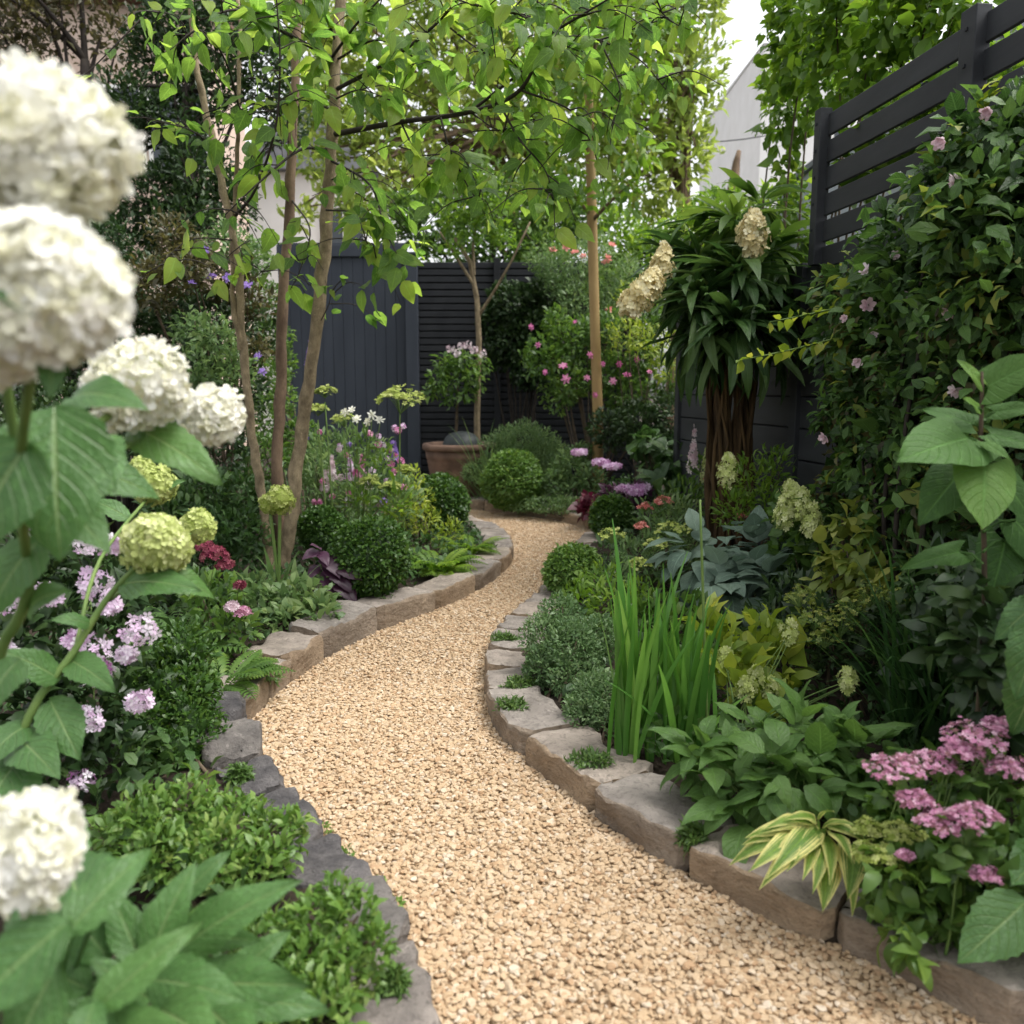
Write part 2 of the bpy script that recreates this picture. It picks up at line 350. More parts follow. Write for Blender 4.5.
def axis(lo, hi, st, far):
    m = np.arange(lo, hi + st / 2, st); e = far * (np.linspace(0, 1, 8)[1:] ** 2)
    return np.concatenate([(lo - e)[::-1], m, hi + e])
gx, gy = axis(-4.5, 3.5, .05, 90), axis(-.5, 11.5, .055, 110)
XX, YY = np.meshgrid(gx, gy); PP = np.stack([XX.ravel(), YY.ravel()], 1)
ds = dist(PP, POLY); ins = inside(PP, POLY)
rg = RG(5)
h = BED * np.clip((ds - .06) / .08, 0, 1) + .008 * np.sin(PP[:, 0] * 9.1 + 2 * np.sin(PP[:, 1] * 5)) + rg.uniform(-.008, .008, len(ds))
h = np.where(ins, -.04, np.where(ds < .03, -.03, np.maximum(h, .045)))
mb = MB(); n = len(gx); i = np.arange(len(gy) - 1)[:, None] * n + np.arange(n - 1)[None]
mb.add(np.column_stack([PP, h]), np.stack([i, i + 1, i + n + 1, i + n], -1).reshape(-1, 4))
tag(mb.build('garden_soil', M['soil']), 'dark soil of the planting beds', kind='structure')
# the path: a sandy base sheet under loose gravel
base = roughmat('path_sand', (.32, .22, .125), (.41, .295, .18), 30, .95, .6, 120)
import mathutils
tri = mathutils.geometry.delaunay_2d_cdt([mathutils.Vector(p) for p in POLY], [], [list(range(len(POLY)))], 1, 1e-5)
mb = MB(); mb.add([(v.x, v.y, .004) for v in tri[0]], None, [list(f) for f in tri[2]]); tag(mb.build('gravel_path', base), 'sandy base of the winding gravel path', kind='structure')
def ico(sub):
    p = (1 + 5 ** .5) / 2
    v = [(-1, p, 0), (1, p, 0), (-1, -p, 0), (1, -p, 0), (0, -1, p), (0, 1, p), (0, -1, -p), (0, 1, -p), (p, 0, -1), (p, 0, 1), (-p, 0, -1), (-p, 0, 1)]
    f = [(0, 11, 5), (0, 5, 1), (0, 1, 7), (0, 7, 10), (0, 10, 11), (1, 5, 9), (5, 11, 4), (11, 10, 2), (10, 7, 6), (7, 1, 8), (3, 9, 4), (3, 4, 2), (3, 2, 6), (3, 6, 8), (3, 8, 9), (4, 9, 5), (2, 4, 11), (6, 2, 10), (8, 6, 7), (9, 8, 1)]
    v = [np.array(x) / np.linalg.norm(x) for x in v]
    for _ in range(sub):
        c = {}; nf = []
        def mid(a, b):
            k = (min(a, b), max(a, b))
            if k not in c: x = v[a] + v[b]; v.append(x / np.linalg.norm(x)); c[k] = len(v) - 1
            return c[k]
        for a, b, d in f: x, y, z = mid(a, b), mid(b, d), mid(d, a); nf += [(a, x, z), (b, y, x), (d, z, y), (x, y, z)]
        f = nf
    return np.array(v), np.array(f)
I0, I1 = ico(0), ico(1)
def pebble_tpl(I, seed):
    rg = RG(seed); v, f = I; k = rdir(rg, 11); off = rg.uniform(.42, .85, 11)
    v = v.copy()
    for a, o in zip(k, off):                      # chip flat facets off a ball: angular crushed stone
        dd = v @ a; v = v - np.maximum(0, dd - o)[:, None] * a
    v = v * np.array([1.0, rg.uniform(.62, .95), rg.uniform(.5, .7)])
    return v, None, f, np.zeros((len(v), 2))
mb = MB(); rg = RG(11)
def gravel(y0, y1, sp, I, layers, nv, rad):
    xs = np.arange(-2.2, 2.2, sp); ys = np.arange(y0, y1, sp * .88)
    A, B = np.meshgrid(xs, ys); A = A + (np.arange(len(ys)) % 2)[:, None] * sp / 2
    for L in range(layers):
        Q = np.stack([A.ravel(), B.ravel()], 1) + rg.normal(0, sp * .28, (A.size, 2)) + L * sp * .5
        if L: Q = Q[rg.random(len(Q)) < .5]
        k = inside(Q, POLY); dd = dist(Q, POLY); k |= dd < .012
        Q = Q[k]; N = len(Q); which = rg.integers(0, nv, N)
        for w in range(nv):
            s_ = which == w; c = s_.sum()
            if not c: continue
            sz = rad * np.exp(rg.normal(0, .2, c)); z = .004 + L * .005 + rg.uniform(-.002, .003, c)
            th = rg.uniform(0, 6.28, c); Yd = np.stack([np.cos(th), np.sin(th), rg.normal(0, .12, c)], 1)
            mb.inst(pebble_tpl(I, 100 + w), np.column_stack([Q[s_], z + sz * .25]), Yd, np.array([0, 0, 1.]) + rg.normal(0, .13, (c, 3)), sz, rg.random(c))
gravel(1.2, 3.6, .0134, I1, 2, 16, .0104); gravel(3.6, 10.2, .0150, I0, 2, 8, .0108)
m, n_, p, out = newmat('gravel_stone')
at_ = nd(n_, 'ShaderNodeAttribute', attribute_name='rnd').outputs['Fac']
col = ramp_(n_, at_, [(0, (.36, .225, .125)), (.2, (.44, .31, .185)), (.6, (.49, .365, .235)), (.88, (.53, .415, .29)), (1, (.57, .49, .39))])
col = mix_(n_, math_(n_, 'MULTIPLY', noise_(n_, 160, 3), .45), col, (.41, .30, .19))
n_.links.new(col, p.inputs['Base Color']); p.inputs['Roughness'].default_value = .8; p.inputs['Specular IOR Level'].default_value = .25
bump_(n_, noise_(n_, 500, 3), p, .3, .002)
g = mb.build('gravel', m, None, False); tag(g, 'honey coloured crushed gravel covering the path', 'gravel', kind='stuff')

# edging stones: every block its own thing
face_m = roughmat('split_stone', (.15, .10, .058), (.33, .24, .15), 5, .85, .8, 26, .02, (1, 1, 1.6), .3, .6)
top_m = roughmat('cleft_stone', (.14, .115, .093), (.33, .275, .225), 5, .8, .8, 22, .015, None, .3, .7)
dark_m = roughmat('dark_fieldstone', (.045, .042, .045), (.16, .145, .14), 7, .85, .9, 30, .02, None, .4, .6)
grey_m = roughmat('grey_fieldstone', (.085, .075, .068), (.23, .20, .175), 6, .85, .8, 26, .015, None, .4, .7)
def arclen(C): return np.concatenate([[0], np.cumsum(np.linalg.norm(np.diff(C, axis=0), axis=1))])
def stone(C, side, s0, s1, width, hgt, seed, mats, rough=.010, label=None, rnd_=.05):
    """A split block along the curve C between arc lengths s0 and s1; side=+1 puts its body to the left of the direction of travel."""
    rg = RG(seed); al = arclen(C); nu = 16
    ss = np.linspace(s0 + .003, s1 - .003, nu + 1)
    P = np.stack([np.interp(ss, al, C[:, 0]), np.interp(ss, al, C[:, 1])], 1)
    tg = nrm(np.gradient(P, axis=0)); Nn = np.stack([-tg[:, 1], tg[:, 0]], 1) * side
    prof = [(0.0, -.06)] + [(0, f) for f in (0.02, .2, .4, .6, .8, .93)] + [(.03, .99), (.07, 1.0)] + [(f, 1.0) for f in (.25, .45, .65, .85, .95)] + [(1.0, .93), (1.0, .5), (1.0, -.1)]
    k = len(prof); u = np.linspace(0, 1, nu + 1)
    ph = rg.uniform(0, 6.28, 8); fr = rg.uniform(2, 9, 8)
    lean = .008 * np.sin(u * fr[0] + ph[0]) + .005 * np.sin(u * fr[1] * 2.6 + ph[1])
    wv = 1 + .07 * np.sin(u * fr[2] + ph[2]) + .04 * np.sin(u * fr[3] * 2 + ph[3])
    hv = 1 + .05 * np.sin(u * fr[4] + ph[4]) + rg.normal(0, .008, nu + 1) + (u - .5) * rg.normal(0, .05)
    ew = np.minimum(1, np.minimum(u, 1 - u) / rnd_ * .6 + .4) if rnd_ else 1 + 0 * u   # rounded ends
    V = np.zeros((nu + 1, k, 3))
    chip = np.abs(rg.normal(0, 1, nu + 1)) * .3
    for j, (a, b) in enumerate(prof):
        off = a * width * wv + lean * (b if a < .1 else 1)
        if .9 < b and a < .09: off = off + .012 * chip * (1 if a < .05 else 1.6)
        z = b * hgt * hv * (1 - (1 - ew) * (.1 if mats is CUT else .6))
        V[:, j, 0] = P[:, 0] + Nn[:, 0] * off; V[:, j, 1] = P[:, 1] + Nn[:, 1] * off; V[:, j, 2] = z
    inset = (1 - ew) * .05
    V[:, :, :2] += (Nn * inset[:, None])[:, None] * (np.array([1 if a < .3 else -1 for a, b in prof])[None, :, None])
    f = rg.normal(size=(6, 3)) * 22; pp = rg.uniform(0, 6, 6)
    nz = sum(np.sin(V @ f[i_] * (1 + i_ * .5) + pp[i_]) / (1 + i_ * .4) for i_ in range(6)) / 2.2
    V += nz[..., None] * rough * np.array([.5, .5, 1.0]); V += rg.normal(0, rough * .16, V.shape)
    V[:, 0, 2] = np.minimum(V[:, 0, 2], -.01)
    ii = np.arange(nu)[:, None] * k + np.arange(k - 1)[None]
    Q = np.stack([ii, ii + k, ii + k + 1, ii + 1], -1).reshape(-1, 4)
    if side < 0: Q = Q[:, ::-1]
    mi = np.tile(np.array([0 if (j < 7) else 1 for j in range(k - 1)]), nu)
    mb = MB(); Vf = V.reshape(-1, 3); mb.add(Vf, Q, None, None, .5, mi)
    for e, rev in ((0, side > 0), (nu, side < 0)):                                      # end faces
        idx = np.arange(k) + e * k; c = Vf[idx].mean(0); t = np.array([[k, a, a + 1] for a in range(k - 1)])
        mb.add(np.vstack([Vf[idx], c]), None, t[:, ::-1] if rev else t)
    c0 = np.array([*P[nu // 2], 0.0])
    o = mb.build('edging_stone', mats, None, True, c0)
    me = o.data
    try: me.set_sharp_from_angle(angle=math.radians(38))
    except Exception: pass
    return tag(o, label, 'edging stone', 'edging stones along the gravel path')
CUT, DARK, GREY = (face_m, top_m), (dark_m, dark_m), (grey_m, grey_m)
# near end of the left row: low dark and grey boulders, then split sandstone blocks up to the far bend
LS = [l for l in [
 (.30, .26, .12, GREY, 'grey brown edging stone at the very bottom of the picture, nearest of the left row'),
 (.26, .26, .13, GREY, 'speckled grey edging stone beside the bright low bush at bottom left'),
 (.30, .24, .12, DARK, 'dark grey edging stone half hidden under the bright green bush at bottom'),
 (.34, .25, .11, DARK, 'flat slate grey stone between the two small leaved bushes on the left'),
 (.24, .25, .12, DARK, 'low slate edging stone just past the upper bright bush'),
 (.22, .30, .15, GREY, 'rounded brown grey boulder on the left of the path'),
 (.24, .32, .17, DARK, 'dark mossy boulder beside the box bush on the left of the path'),
 (.27, .26, .16, CUT, 'narrow split stone beside the box bush where the left edge bends'),
 (.22, .30, .17, CUT, 'squared split stone at the inner bend of the left edge'),
 (.36, .32, .18, CUT, 'long grey topped split stone after the bend, under fern fronds'),
 (.52, .36, .20, CUT, 'tallest tan split stone with a humped top in the left row'),
 (.52, .34, .18, CUT, 'broad tan block below the blue green geranium leaves'),
 (.50, .30, .17, CUT, 'sandy block with a thyme tuft, in front of the round box ball'),
 (.55, .32, .16, CUT, 'long block just right of the round box ball on the left'),
 (.50, .34, .15, CUT, 'flat topped grey block under the bright fern plants'),
 (.55, .34, .16, CUT, 'slab near the far left bend, below the bright ferns'),
 (.42, .36, .16, CUT, 'slate topped slab forming the tip of the left bed at the far bend'),
 (.45, .32, .15, CUT, 'mossy slab just round the far tip of the left bed'),
 (.60, .30, .15, CUT, 'far slab behind the tip of the left bed, by the distant box ball'),
]]
al = arclen(Lw); s = float(np.interp(1.72, Lw[:12, 1], al[:12])) - .25
for k, (ln, wd, hg, mt, lb) in enumerate(LS):
    stone(Lw, 1, s, s + ln, wd * .72, hg * (.74 if k not in (5, 6) else 1.0), 300 + k, mt, .014 if mt is not CUT else .009, lb, .14 if mt is not CUT else .015); s += ln
RS = [
 (.40, .30, .16, 'dark brown block at the bottom right corner, below the big toothed leaf'),
 (.42, .32, .16, 'brown block under the pink flower plant at bottom right'),
 (.40, .34, .165, 'brown block under the striped hosta leaves'),
 (.44, .36, .165, 'long brown block left of the striped hosta'),
 (.50, .36, .17, 'largest pale topped slab of the right row, with a chipped front edge'),
 (.26, .28, .165, 'short pale slab behind the largest one, under the iris clump'),
 (.26, .28, .165, 'mid brown block with a grassy thyme tuft beside the iris'),
 (.34, .34, .17, 'tan topped block at the outer bend below the silvery mound'),
 (.28, .32, .17, 'grey slab with a cracked top at the bend of the right edge'),
 (.30, .32, .165, 'slate slab on the point of the right bend, beside the thyme line'),
 (.22, .32, .165, 'narrow slab between two lines of thyme on the right bend'),
 (.36, .32, .16, 'mauve grey slab on the far side of the right bend'),
 (.40, .30, .15, 'small slab behind the silvery mound, past the bend'),
 (.50, .28, .14, 'low slab beside the lime green box ball on the right'),
 (.60, .28, .14, 'far low slab between the two box balls on the right'),
 (.60, .28, .14, 'farthest slab of the right row, below the small box ball'),
]
al = arclen(Rw); s = float(np.interp(1.62, Rw[:14, 1], al[:14])) - .12
for k, (ln, wd, hg, lb) in enumerate(RS):
    if s + ln > al[-1]: ln = al[-1] - s
    if ln < .15: break
    stone(Rw, -1, s, s + ln, wd * (.66 if k < 7 else .8), hg * .62, 400 + k, CUT, .008, lb, .012); s += ln
FS = ['brown block of the far edge, by the maroon foliage', 'long brown block of the far edge under the spreading juniper', 'brown block of the far edge in front of the clipped box ball',
      'grey block of the far edge left of the box ball', 'last block of the far edge, below the terracotta pot']
al = arclen(Fw); s = 0.0
for k, lb in enumerate(FS):
    ln = (al[-1] - .05) / len(FS); stone(Fw, -1, s, s + ln, .28, .12, 500 + k, CUT, .009, lb, .03); s += ln

# ------------------------------------------------------------------ fences, gate, pot, buildings
navy = roughmat('dark_blue_grey_paint', (.030, .036, .048), (.045, .053, .068), 5, .55, .25, 40, .004, (1, 1, .15))
black = roughmat('charcoal_paint', (.012, .013, .016), (.022, .024, .028), 6, .6, .25, 40, .004)
char = roughmat('charcoal_slats', (.021, .023, .026), (.042, .045, .05), 5, .6, .3, 30, .004, (1, .2, 1))
def bevel(o, w=.004):
    b = o.modifiers.new('bevel', 'BEVEL'); b.width = w; b.segments = 2; b.limit_method = 'ANGLE'; return o
def mbox(name, boxes, mat, parent, bev=.004, loc=None):
    mb = MB()
    for b in boxes: mb.box(*b)
    return bevel(mb.build(name, mat, parent, False, loc), bev)
YB = 10.9
xp = at(414, 400, YB)[0]; x0, x1 = at(283, 400, YB)[0], xp - .075
gz = at(350, 247, YB)[2]
gate = thing('board_gate', 'tall blue grey gate of vertical boards at the end of the garden', 'gate', ((x0 + x1) / 2, YB, BED))
nb = 12; bw = (x1 - x0) / nb
mbox('board_panel', [((x0 + (i + .5) * bw, YB, (gz + .1) / 2 + .05), (bw - .003, .025, gz - .1)) for i in range(nb)], navy, gate)
mbox('top_rail', [(((x0 + x1) / 2, YB - .03, gz - .05), (x1 - x0, .03, .14))], navy, gate)
mbox('bottom_rail', [(((x0 + x1) / 2, YB - .03, .36), (x1 - x0, .03, .16))], navy, gate)
mbox('backing_board', [(((x0 + x1) / 2, YB + .03, (gz + .1) / 2 + .05), (x1 - x0, .02, gz - .2))], navy, gate)
hd = mbox('handle', [((x1 - .12, YB - .06, 1.2), (.02, .03, .16))], black, gate)
pz = at(414, 256, YB)[2]
mbox_o = bevel((lambda mb: (mb.box((xp, YB - .05, pz / 2), (.15, .15, pz)), mb.box((xp, YB - .05, pz + .015), (.19, .19, .03)), mb.build('fence_post', navy, None, False))[-1])(MB()))
tag(mbox_o, 'blue grey square post between the gate and the slatted fence', 'fence post')
fx0, fx1 = xp + .06, at(640, 400, YB)[0]; fz = at(470, 262, YB)[2]
sf = thing('slatted_fence', 'near black fence of close horizontal slats behind the terracotta pot', 'fence', ((fx0 + fx1) / 2, YB, BED))
ns = 34; sh = fz / ns
mbox('slat_panel', [(((fx0 + fx1) / 2, YB, (i + .5) * sh), (fx1 - fx0, .025, sh - .02)) for i in range(ns)], black, sf, .003)
mbox('backing_board', [(((fx0 + fx1) / 2, YB + .03, fz / 2), (fx1 - fx0, .02, fz))], black, sf)
for fx in (fx0 + 1.0, fx1 - .05): mbox('post', [((fx, YB - .045, fz / 2 + .02), (.08, .06, fz + .04))], black, sf)

# right boundary: low board fence, and the open slatted screen standing on the near part of it
def fxp(Y): return 2.43 - .1318 * Y
FA = math.atan2(-.1318, 1)                    # heading of the fence line
def along(Y): return np.array([fxp(Y), Y])
def run(Y0, Y1, z, h_, th=.03, off=0.0):      # a board along the fence line
    a, b = along(Y0), along(Y1); c = (a + b) / 2; L_ = np.linalg.norm(b - a); nn = np.array([math.cos(-FA), -math.sin(-FA)])
    return ((c[0] + off, c[1], z), (th, L_, h_), -FA)
bf = thing('board_fence', 'charcoal board fence half hidden by the climber on the right', 'fence', (*along(4.2), BED))
mbox('board_panel', [run(-.5, 7.4, .12 + (i + .5) * .19, .18) for i in range(10)], char, bf)
mbox('backing_board', [run(-.5, 7.4, 1.06, 1.86, .015, .03)], black, bf)
for Y in (.8, 3.0, 5.2, 7.38): mbox('post', [(((*along(Y), 1.02)), (.09, .09, 2.04), -FA)], char, bf)
sc = thing('slatted_screen', 'charcoal open slatted screen above the climber at upper right', 'fence screen', (*along(3.6), 2.05))
zt = 2.81
sl_ = [run(1.0, 5.0, zt - .06 - i * .142, .116, .022, -.02) for i in range(6)]
mbox('slats', sl_, char, sc)
for Y, w in ((4.98, .07), (3.72, .10), (2.3, .10)):
    a = along(Y); pt = mbox('post', [((a[0] - .045, a[1], 2.42), (.07, w, .84), -FA)], char, sc)
    for i in range(5): mbox('fixing', [((a[0] - .083, a[1], 2.76 - .142 * i), (.006, .014, .014), -FA)], black, pt, .001)

wallp = roughmat('pale_render', (.74, .73, .71), (.82, .81, .8), 2, .9, .15, 60)
wallg = roughmat('blue_grey_render', (.38, .41, .46), (.46, .49, .54), 2, .9, .15, 60)
wallk = roughmat('warm_pink_render', (.50, .38, .31), (.60, .48, .40), 2, .9, .2, 60)
rooft = roughmat('brown_roof_tiles', (.12, .07, .05), (.22, .14, .10), 5, .85, .5, 30)
slate = roughmat('grey_slate', (.14, .15, .17), (.24, .25, .27), 5, .7, .4, 30)
glass, _n, _p, _o = newmat('window_glass'); _p.inputs['Base Color'].default_value = (.03, .04, .05, 1); _p.inputs['Roughness'].default_value = .06
frame_m = roughmat('window_frame_paint', (.7, .7, .68), (.78, .78, .76), 4, .5, 0)
def house(name, label, x0, x1, y0, y1, zw, zr, mw, mr, wins=(), ridge='x'):
    t = thing(name, label, 'house', ((x0 + x1) / 2, (y0 + y1) / 2, 0))
    mb = MB(); mb.box(((x0 + x1) / 2, (y0 + y1) / 2, zw / 2), (x1 - x0, y1 - y0, zw)); mb.build('wall', mw, t, False)
    o = .25 if ridge != 'z' else .03; mb = MB()
    if ridge in 'xz':
        ym = (y0 + y1) / 2; V = [(x0 - o, y0 - o, zw), (x1 + o, y0 - o, zw), (x1 + o, y1 + o, zw), (x0 - o, y1 + o, zw), (x0 - o, ym, zr), (x1 + o, ym, zr)]
        mb.add(np.array(V) + [0, 0, .01], [[0, 1, 5, 4], [2, 3, 4, 5], [0, 3, 2, 1]], [[0, 4, 3], [1, 2, 5]])
    else:
        xm = (x0 + x1) / 2; V = [(x0 - o, y0 - o, zw), (x1 + o, y0 - o, zw), (x1 + o, y1 + o, zw), (x0 - o, y1 + o, zw), (xm, y0 - o, zr), (xm, y1 + o, zr)]
        mb.add(np.array(V) + [0, 0, .01], [[1, 2, 5, 4], [3, 0, 4, 5], [0, 3, 2, 1]], [[0, 1, 4], [2, 3, 5]])
    mb.build('roof', mr, t, False)
    for (wx, wz, ww, wh) in wins:
        fr = mbox('window', [((wx, y0 - .02, wz + wh / 2), (ww, .08, .07)), ((wx, y0 - .02, wz - wh / 2), (ww, .08, .07)), ((wx - ww / 2, y0 - .02, wz), (.07, .08, wh + .07)), ((wx + ww / 2, y0 - .02, wz), (.07, .08, wh + .07)), ((wx, y0 - .02, wz), (.05, .06, wh))], frame_m, t, .004)
        mbox('pane', [((wx, y0 - .012, wz), (ww - .06, .03, wh - .06))], glass, fr, .002)
    return t
a, b = at(60, 100, 17)[0], at(215, 100, 17)[0]
house('rendered_house', 'warm pink rendered house behind the dark bushes at upper left', a - 1.2, b - .2, 17, 19.5, 8.4, 10.4, wallk, rooft, [(a + 1.0, 6.2, 1.1, 1.5), (b - .7, 6.2, 1.1, 1.5)])
a, b = at(236, 100, 21)[0], at(332, 100, 21)[0]
house('gabled_house', 'white rendered gabled house showing between the tree stems', a, b + .8, 21, 27, 6.4, 8.0, wallp, slate, [(b + .2, 5.0, 1.0, 1.2)], 'y')
a, b = at(762, 100, 22)[0], at(800, 100, 22)[0]
house('tall_house', 'tall pale house against the bright sky at upper right', a, b + 3, 22, 29, 9.6, 9.7, wallp, wallp, [(a + 2.2, 7.0, .9, 1.4)], 'z')
# neighbour's wall just beyond the right fence
nw = thing('neighbour_wall', 'blue grey rendered wall beyond the slatted screen, hung with vine', 'wall', (3.1, 8.2, 0))
mbox('wall', [((3.15, 7.9, 1.75), (.25, 4.4, 3.5))], wallg, nw)
mbox('coping', [((3.15, 7.9, 3.53), (.35, 4.5, .06))], slate, nw)
# broken brown snag and the overhead cable in the bright gap
mb = MB(); c = at(733, 190, 15); tp = at(742, 118, 15)
mb.tube([np.array([c[0], c[1], .1]), c * .999, (c * .6 + tp * .4), (c * .45 + tp * .55) + [.02, 0, 0]], [.13, .10, .06, .035], 9); tag(mb.build('dead_tree_stump', M['barkdark']), 'tapering brown dead trunk standing in the bright gap at upper right', 'dead tree')
mb = MB(); a, b = at(560, 120, 18), at(800, 128, 18); mb.tube([a + (b - a) * t - np.array([0, 0, .35 * (4 * t * (1 - t))]) for t in np.linspace(-.6, 1.2, 22)], .012, 5)
tag(mb.build('overhead_cable', black), 'thin dark overhead cable crossing the bright sky gap', 'cable')

# terracotta pot with its grey inner dome
terra = roughmat('weathered_terracotta', (.10, .065, .048), (.215, .135, .098), 6, .85, .4, 40, .006)
grey_d = roughmat('grey_metal', (.03, .036, .036), (.06, .068, .068), 6, .55, .1)
PO = at(460, 470, 9.7); PO[2] = BED
pot = thing('terracotta_pot', 'large weathered terracotta pot with moulded bands in front of the dark fence', 'pot', PO)
mb = MB(); mb.lathe([(a * .92, b) for a, b in [(.30, 0), (.33, .05), (.35, .16), (.36, .18), (.36, .2), (.365, .22), (.40, .40), (.405, .41), (.405, .44), (.415, .45), (.43, .55), (.37, .55), (.35, .45), (.0, .44)]], PO, 40)
mb.build('body', terra, pot)
mb = MB(); mb.lathe([(a * .92, b) for a, b in [(.431, .545), (.455, .55), (.465, .57), (.465, .60), (.45, .62), (.40, .62), (.38, .60), (.375, .545)]], PO, 40); mb.build('rim', terra, pot)
mb = MB(); mb.lathe([(.345, .54), (.0, .545)], PO, 24); mb.build('potting_soil', M['soil'], pot)
mb = MB(); c = PO + [0.02, .02, .56]; mb.lathe([(.22, 0), (.215, .06), (.19, .12), (.14, .165), (.07, .19), (.001, .197)], c, 28)
tag(mb.build('metal_dome', grey_d), 'dull grey metal dome sitting in the terracotta pot', 'dome')

# ================================================================== PLANTING KIT
def puff(mb, T, c, r, n, size, seed, fill=.55, up=.35, lump=.25, r0=0.0, r1=1.0, sj=.25, zmin=BED + .01, m=0, out=.7, jit=.8, nup=.7):
    rg = RG(seed); n = int(n); r = np.broadcast_to(np.asarray(r, float), (3,))
    d = rdir(rg, n); b = rdir(rg, 16); l = np.exp(7 * (d @ b.T - 1)).max(1)
    rad = (1 - lump) + lump * 1.35 * l
    q = rg.uniform(fill ** 3, 1, n) ** (1 / 3)
    P = np.asarray(c) + d * r * (rad * q)[:, None]
    k = P[:, 2] > zmin; P, d = P[k], d[k]; n = len(P)
    if n == 0: return
    Y = d * out + rdir(rg, n) * jit + np.array([0, 0, up]); Nn = d * .5 + np.array([0, 0, nup]) + rdir(rg, n) * .5
    sz = size * np.exp(rg.normal(0, sj, n)); rr = np.clip(rg.uniform(r0, r1, n) * .75 + rg.random() * .25 * (r1 - r0), 0, 1)
    Ts = T if isinstance(T, list) else [T]; w = rg.integers(0, len(Ts), n)
    for i, t in enumerate(Ts):
        s_ = w == i
        if s_.any(): mb.inst(t, P[s_], Y[s_], Nn[s_], sz[s_], rr[s_], m)
def W3(cl): return [(at(px, py, Y), rp * Y / F) for (px, py, Y, rp) in cl]
def foliage(root, clumps, mat, T, size, cov, seed, name='foliage', nmax=9000, squash=(1, 1, 1), **kw):
    mb = MB()
    for i, (c, r) in enumerate(W3(clumps)):
        n = min(nmax, max(20, 36 * cov * (r / size) ** 2)); puff(mb, T, c, r * np.array(squash), n, size, seed + i * 7, **kw)
    return mb.build(name, mat, root)
def stems(root, base, clumps, mat, rad, seed, per=2, name='stem', spread=.05):
    rg = RG(seed); mb = MB(); base = np.asarray(base, float)
    for c, r in W3(clumps):
        for _ in range(per):
            b = base + np.array([*rg.normal(0, spread, 2), -.02]); e = c + rdir(rg, 1)[0] * r * .45
            m_ = (b + e) / 2 + rg.normal(0, .06, 3) * np.linalg.norm(e - b)
            t = np.linspace(0, 1, 9)[:, None]; mb.tube((1 - t) ** 2 * b + 2 * t * (1 - t) * m_ + t * t * e, np.linspace(rad, rad * .35, 9), 6)
    return mb.build(name, mat, root)
def bush(name, label, cat, base, clumps, mat, T, size, cov, seed, group=None, stem='twig', srad=.008, core=None, **kw):
    b = G(base[0], base[1], BED) if len(base) == 2 else at(*base)
    if len(base) == 3: b[2] = BED
    t = thing(name, label, cat, b, group)
    foliage(t, clumps, mat, T, size, cov, seed, **kw)
    if core is not None:
        mb = MB()
        for i, (c, r) in enumerate(W3(clumps)): mb.ball(c, r * .68, 16, 10, .35, seed + i, .2)
        mb.build('inner_growth', core, t)
    stems(t, b, clumps, M[stem], srad, seed + 1)
    return t
def head(parent, c, r, T, fsize, n, mats, seed, name='flower_head', squash=(1, 1, 1), core=.8, dome=-1.0, r0=0.0, r1=1.0, layers=2, jit=.28, cm=1):
    """A head of many florets round a core; a mesh of its own."""
    rg = RG(seed); mb = MB(); c = np.asarray(c, float)
    if core: mb.ball(c, r * core * np.array(squash), 16, 10, .15, seed, .3, cm if isinstance(mats, (list, tuple)) else 0)
    i = np.arange(n) + .5; z = 1 - (1 - dome) * i / n; a = math.pi * (1 + 5 ** .5) * i
    d = np.stack([np.sqrt(1 - z * z) * np.cos(a), np.sqrt(1 - z * z) * np.sin(a), z], 1)
    d = nrm(d + rg.normal(0, .10, d.shape)); b = rdir(rg, 9); l = .84 + .24 * np.exp(7 * (d @ b.T - 1)).max(1)
    P = c + d * (r * np.array(squash)) * (l * rg.uniform(.86, 1.0, n))[:, None]
    Nn = nrm(d + rg.normal(0, jit, d.shape)); v = rdir(rg, n); Yd = nrm(v - (v * Nn).sum(1)[:, None] * Nn)
    mb.inst(T, P, Yd, Nn, fsize * rg.uniform(.75, 1.15, n), rg.uniform(r0, r1, n))
    return mb.build(name, mats, parent)
def cyl(root, a, b, rad, mat, name='stem', sag=0.0, n=8, sides=7, r2=None):
    t = np.linspace(0, 1, n)[:, None]; P = np.asarray(a) * (1 - t) + np.asarray(b) * t; P[:, 2] += sag * 4 * (t * (1 - t))[:, 0]
    mb = MB(); mb.tube(P, np.linspace(rad, r2 or rad * .6, n), sides); return mb.build(name, mat, root)
def leaf_at(mb, Ts, a, b, seed, wide=1.0, nadd=(0, 0, 0), r=.5):
    """One big leaf from a to b, upper side towards the light and a little to the path."""
    rg = RG(seed); a, b = np.asarray(a), np.asarray(b); Y = b - a; L_ = np.linalg.norm(Y); Y = Y / L_
    N0 = np.array([.15, -.35, .9]) + np.array(nadd); N0 = N0 - (N0 @ Y) * Y; N0 = nrm(N0)
    T = Ts[rg.integers(0, len(Ts))]
    tip = T[0][T[0][:, 1].argmax()]; g = math.hypot(tip[1], tip[2])                      # chord of the curled leaf
    ph = math.atan2(-tip[2], tip[1]); Yc = Y * math.cos(ph) + N0 * math.sin(ph); Nc = N0 * math.cos(ph) - Y * math.sin(ph)
    mb.inst(T, a[None], Yc[None], Nc[None], L_ / g, r, 0, wide)
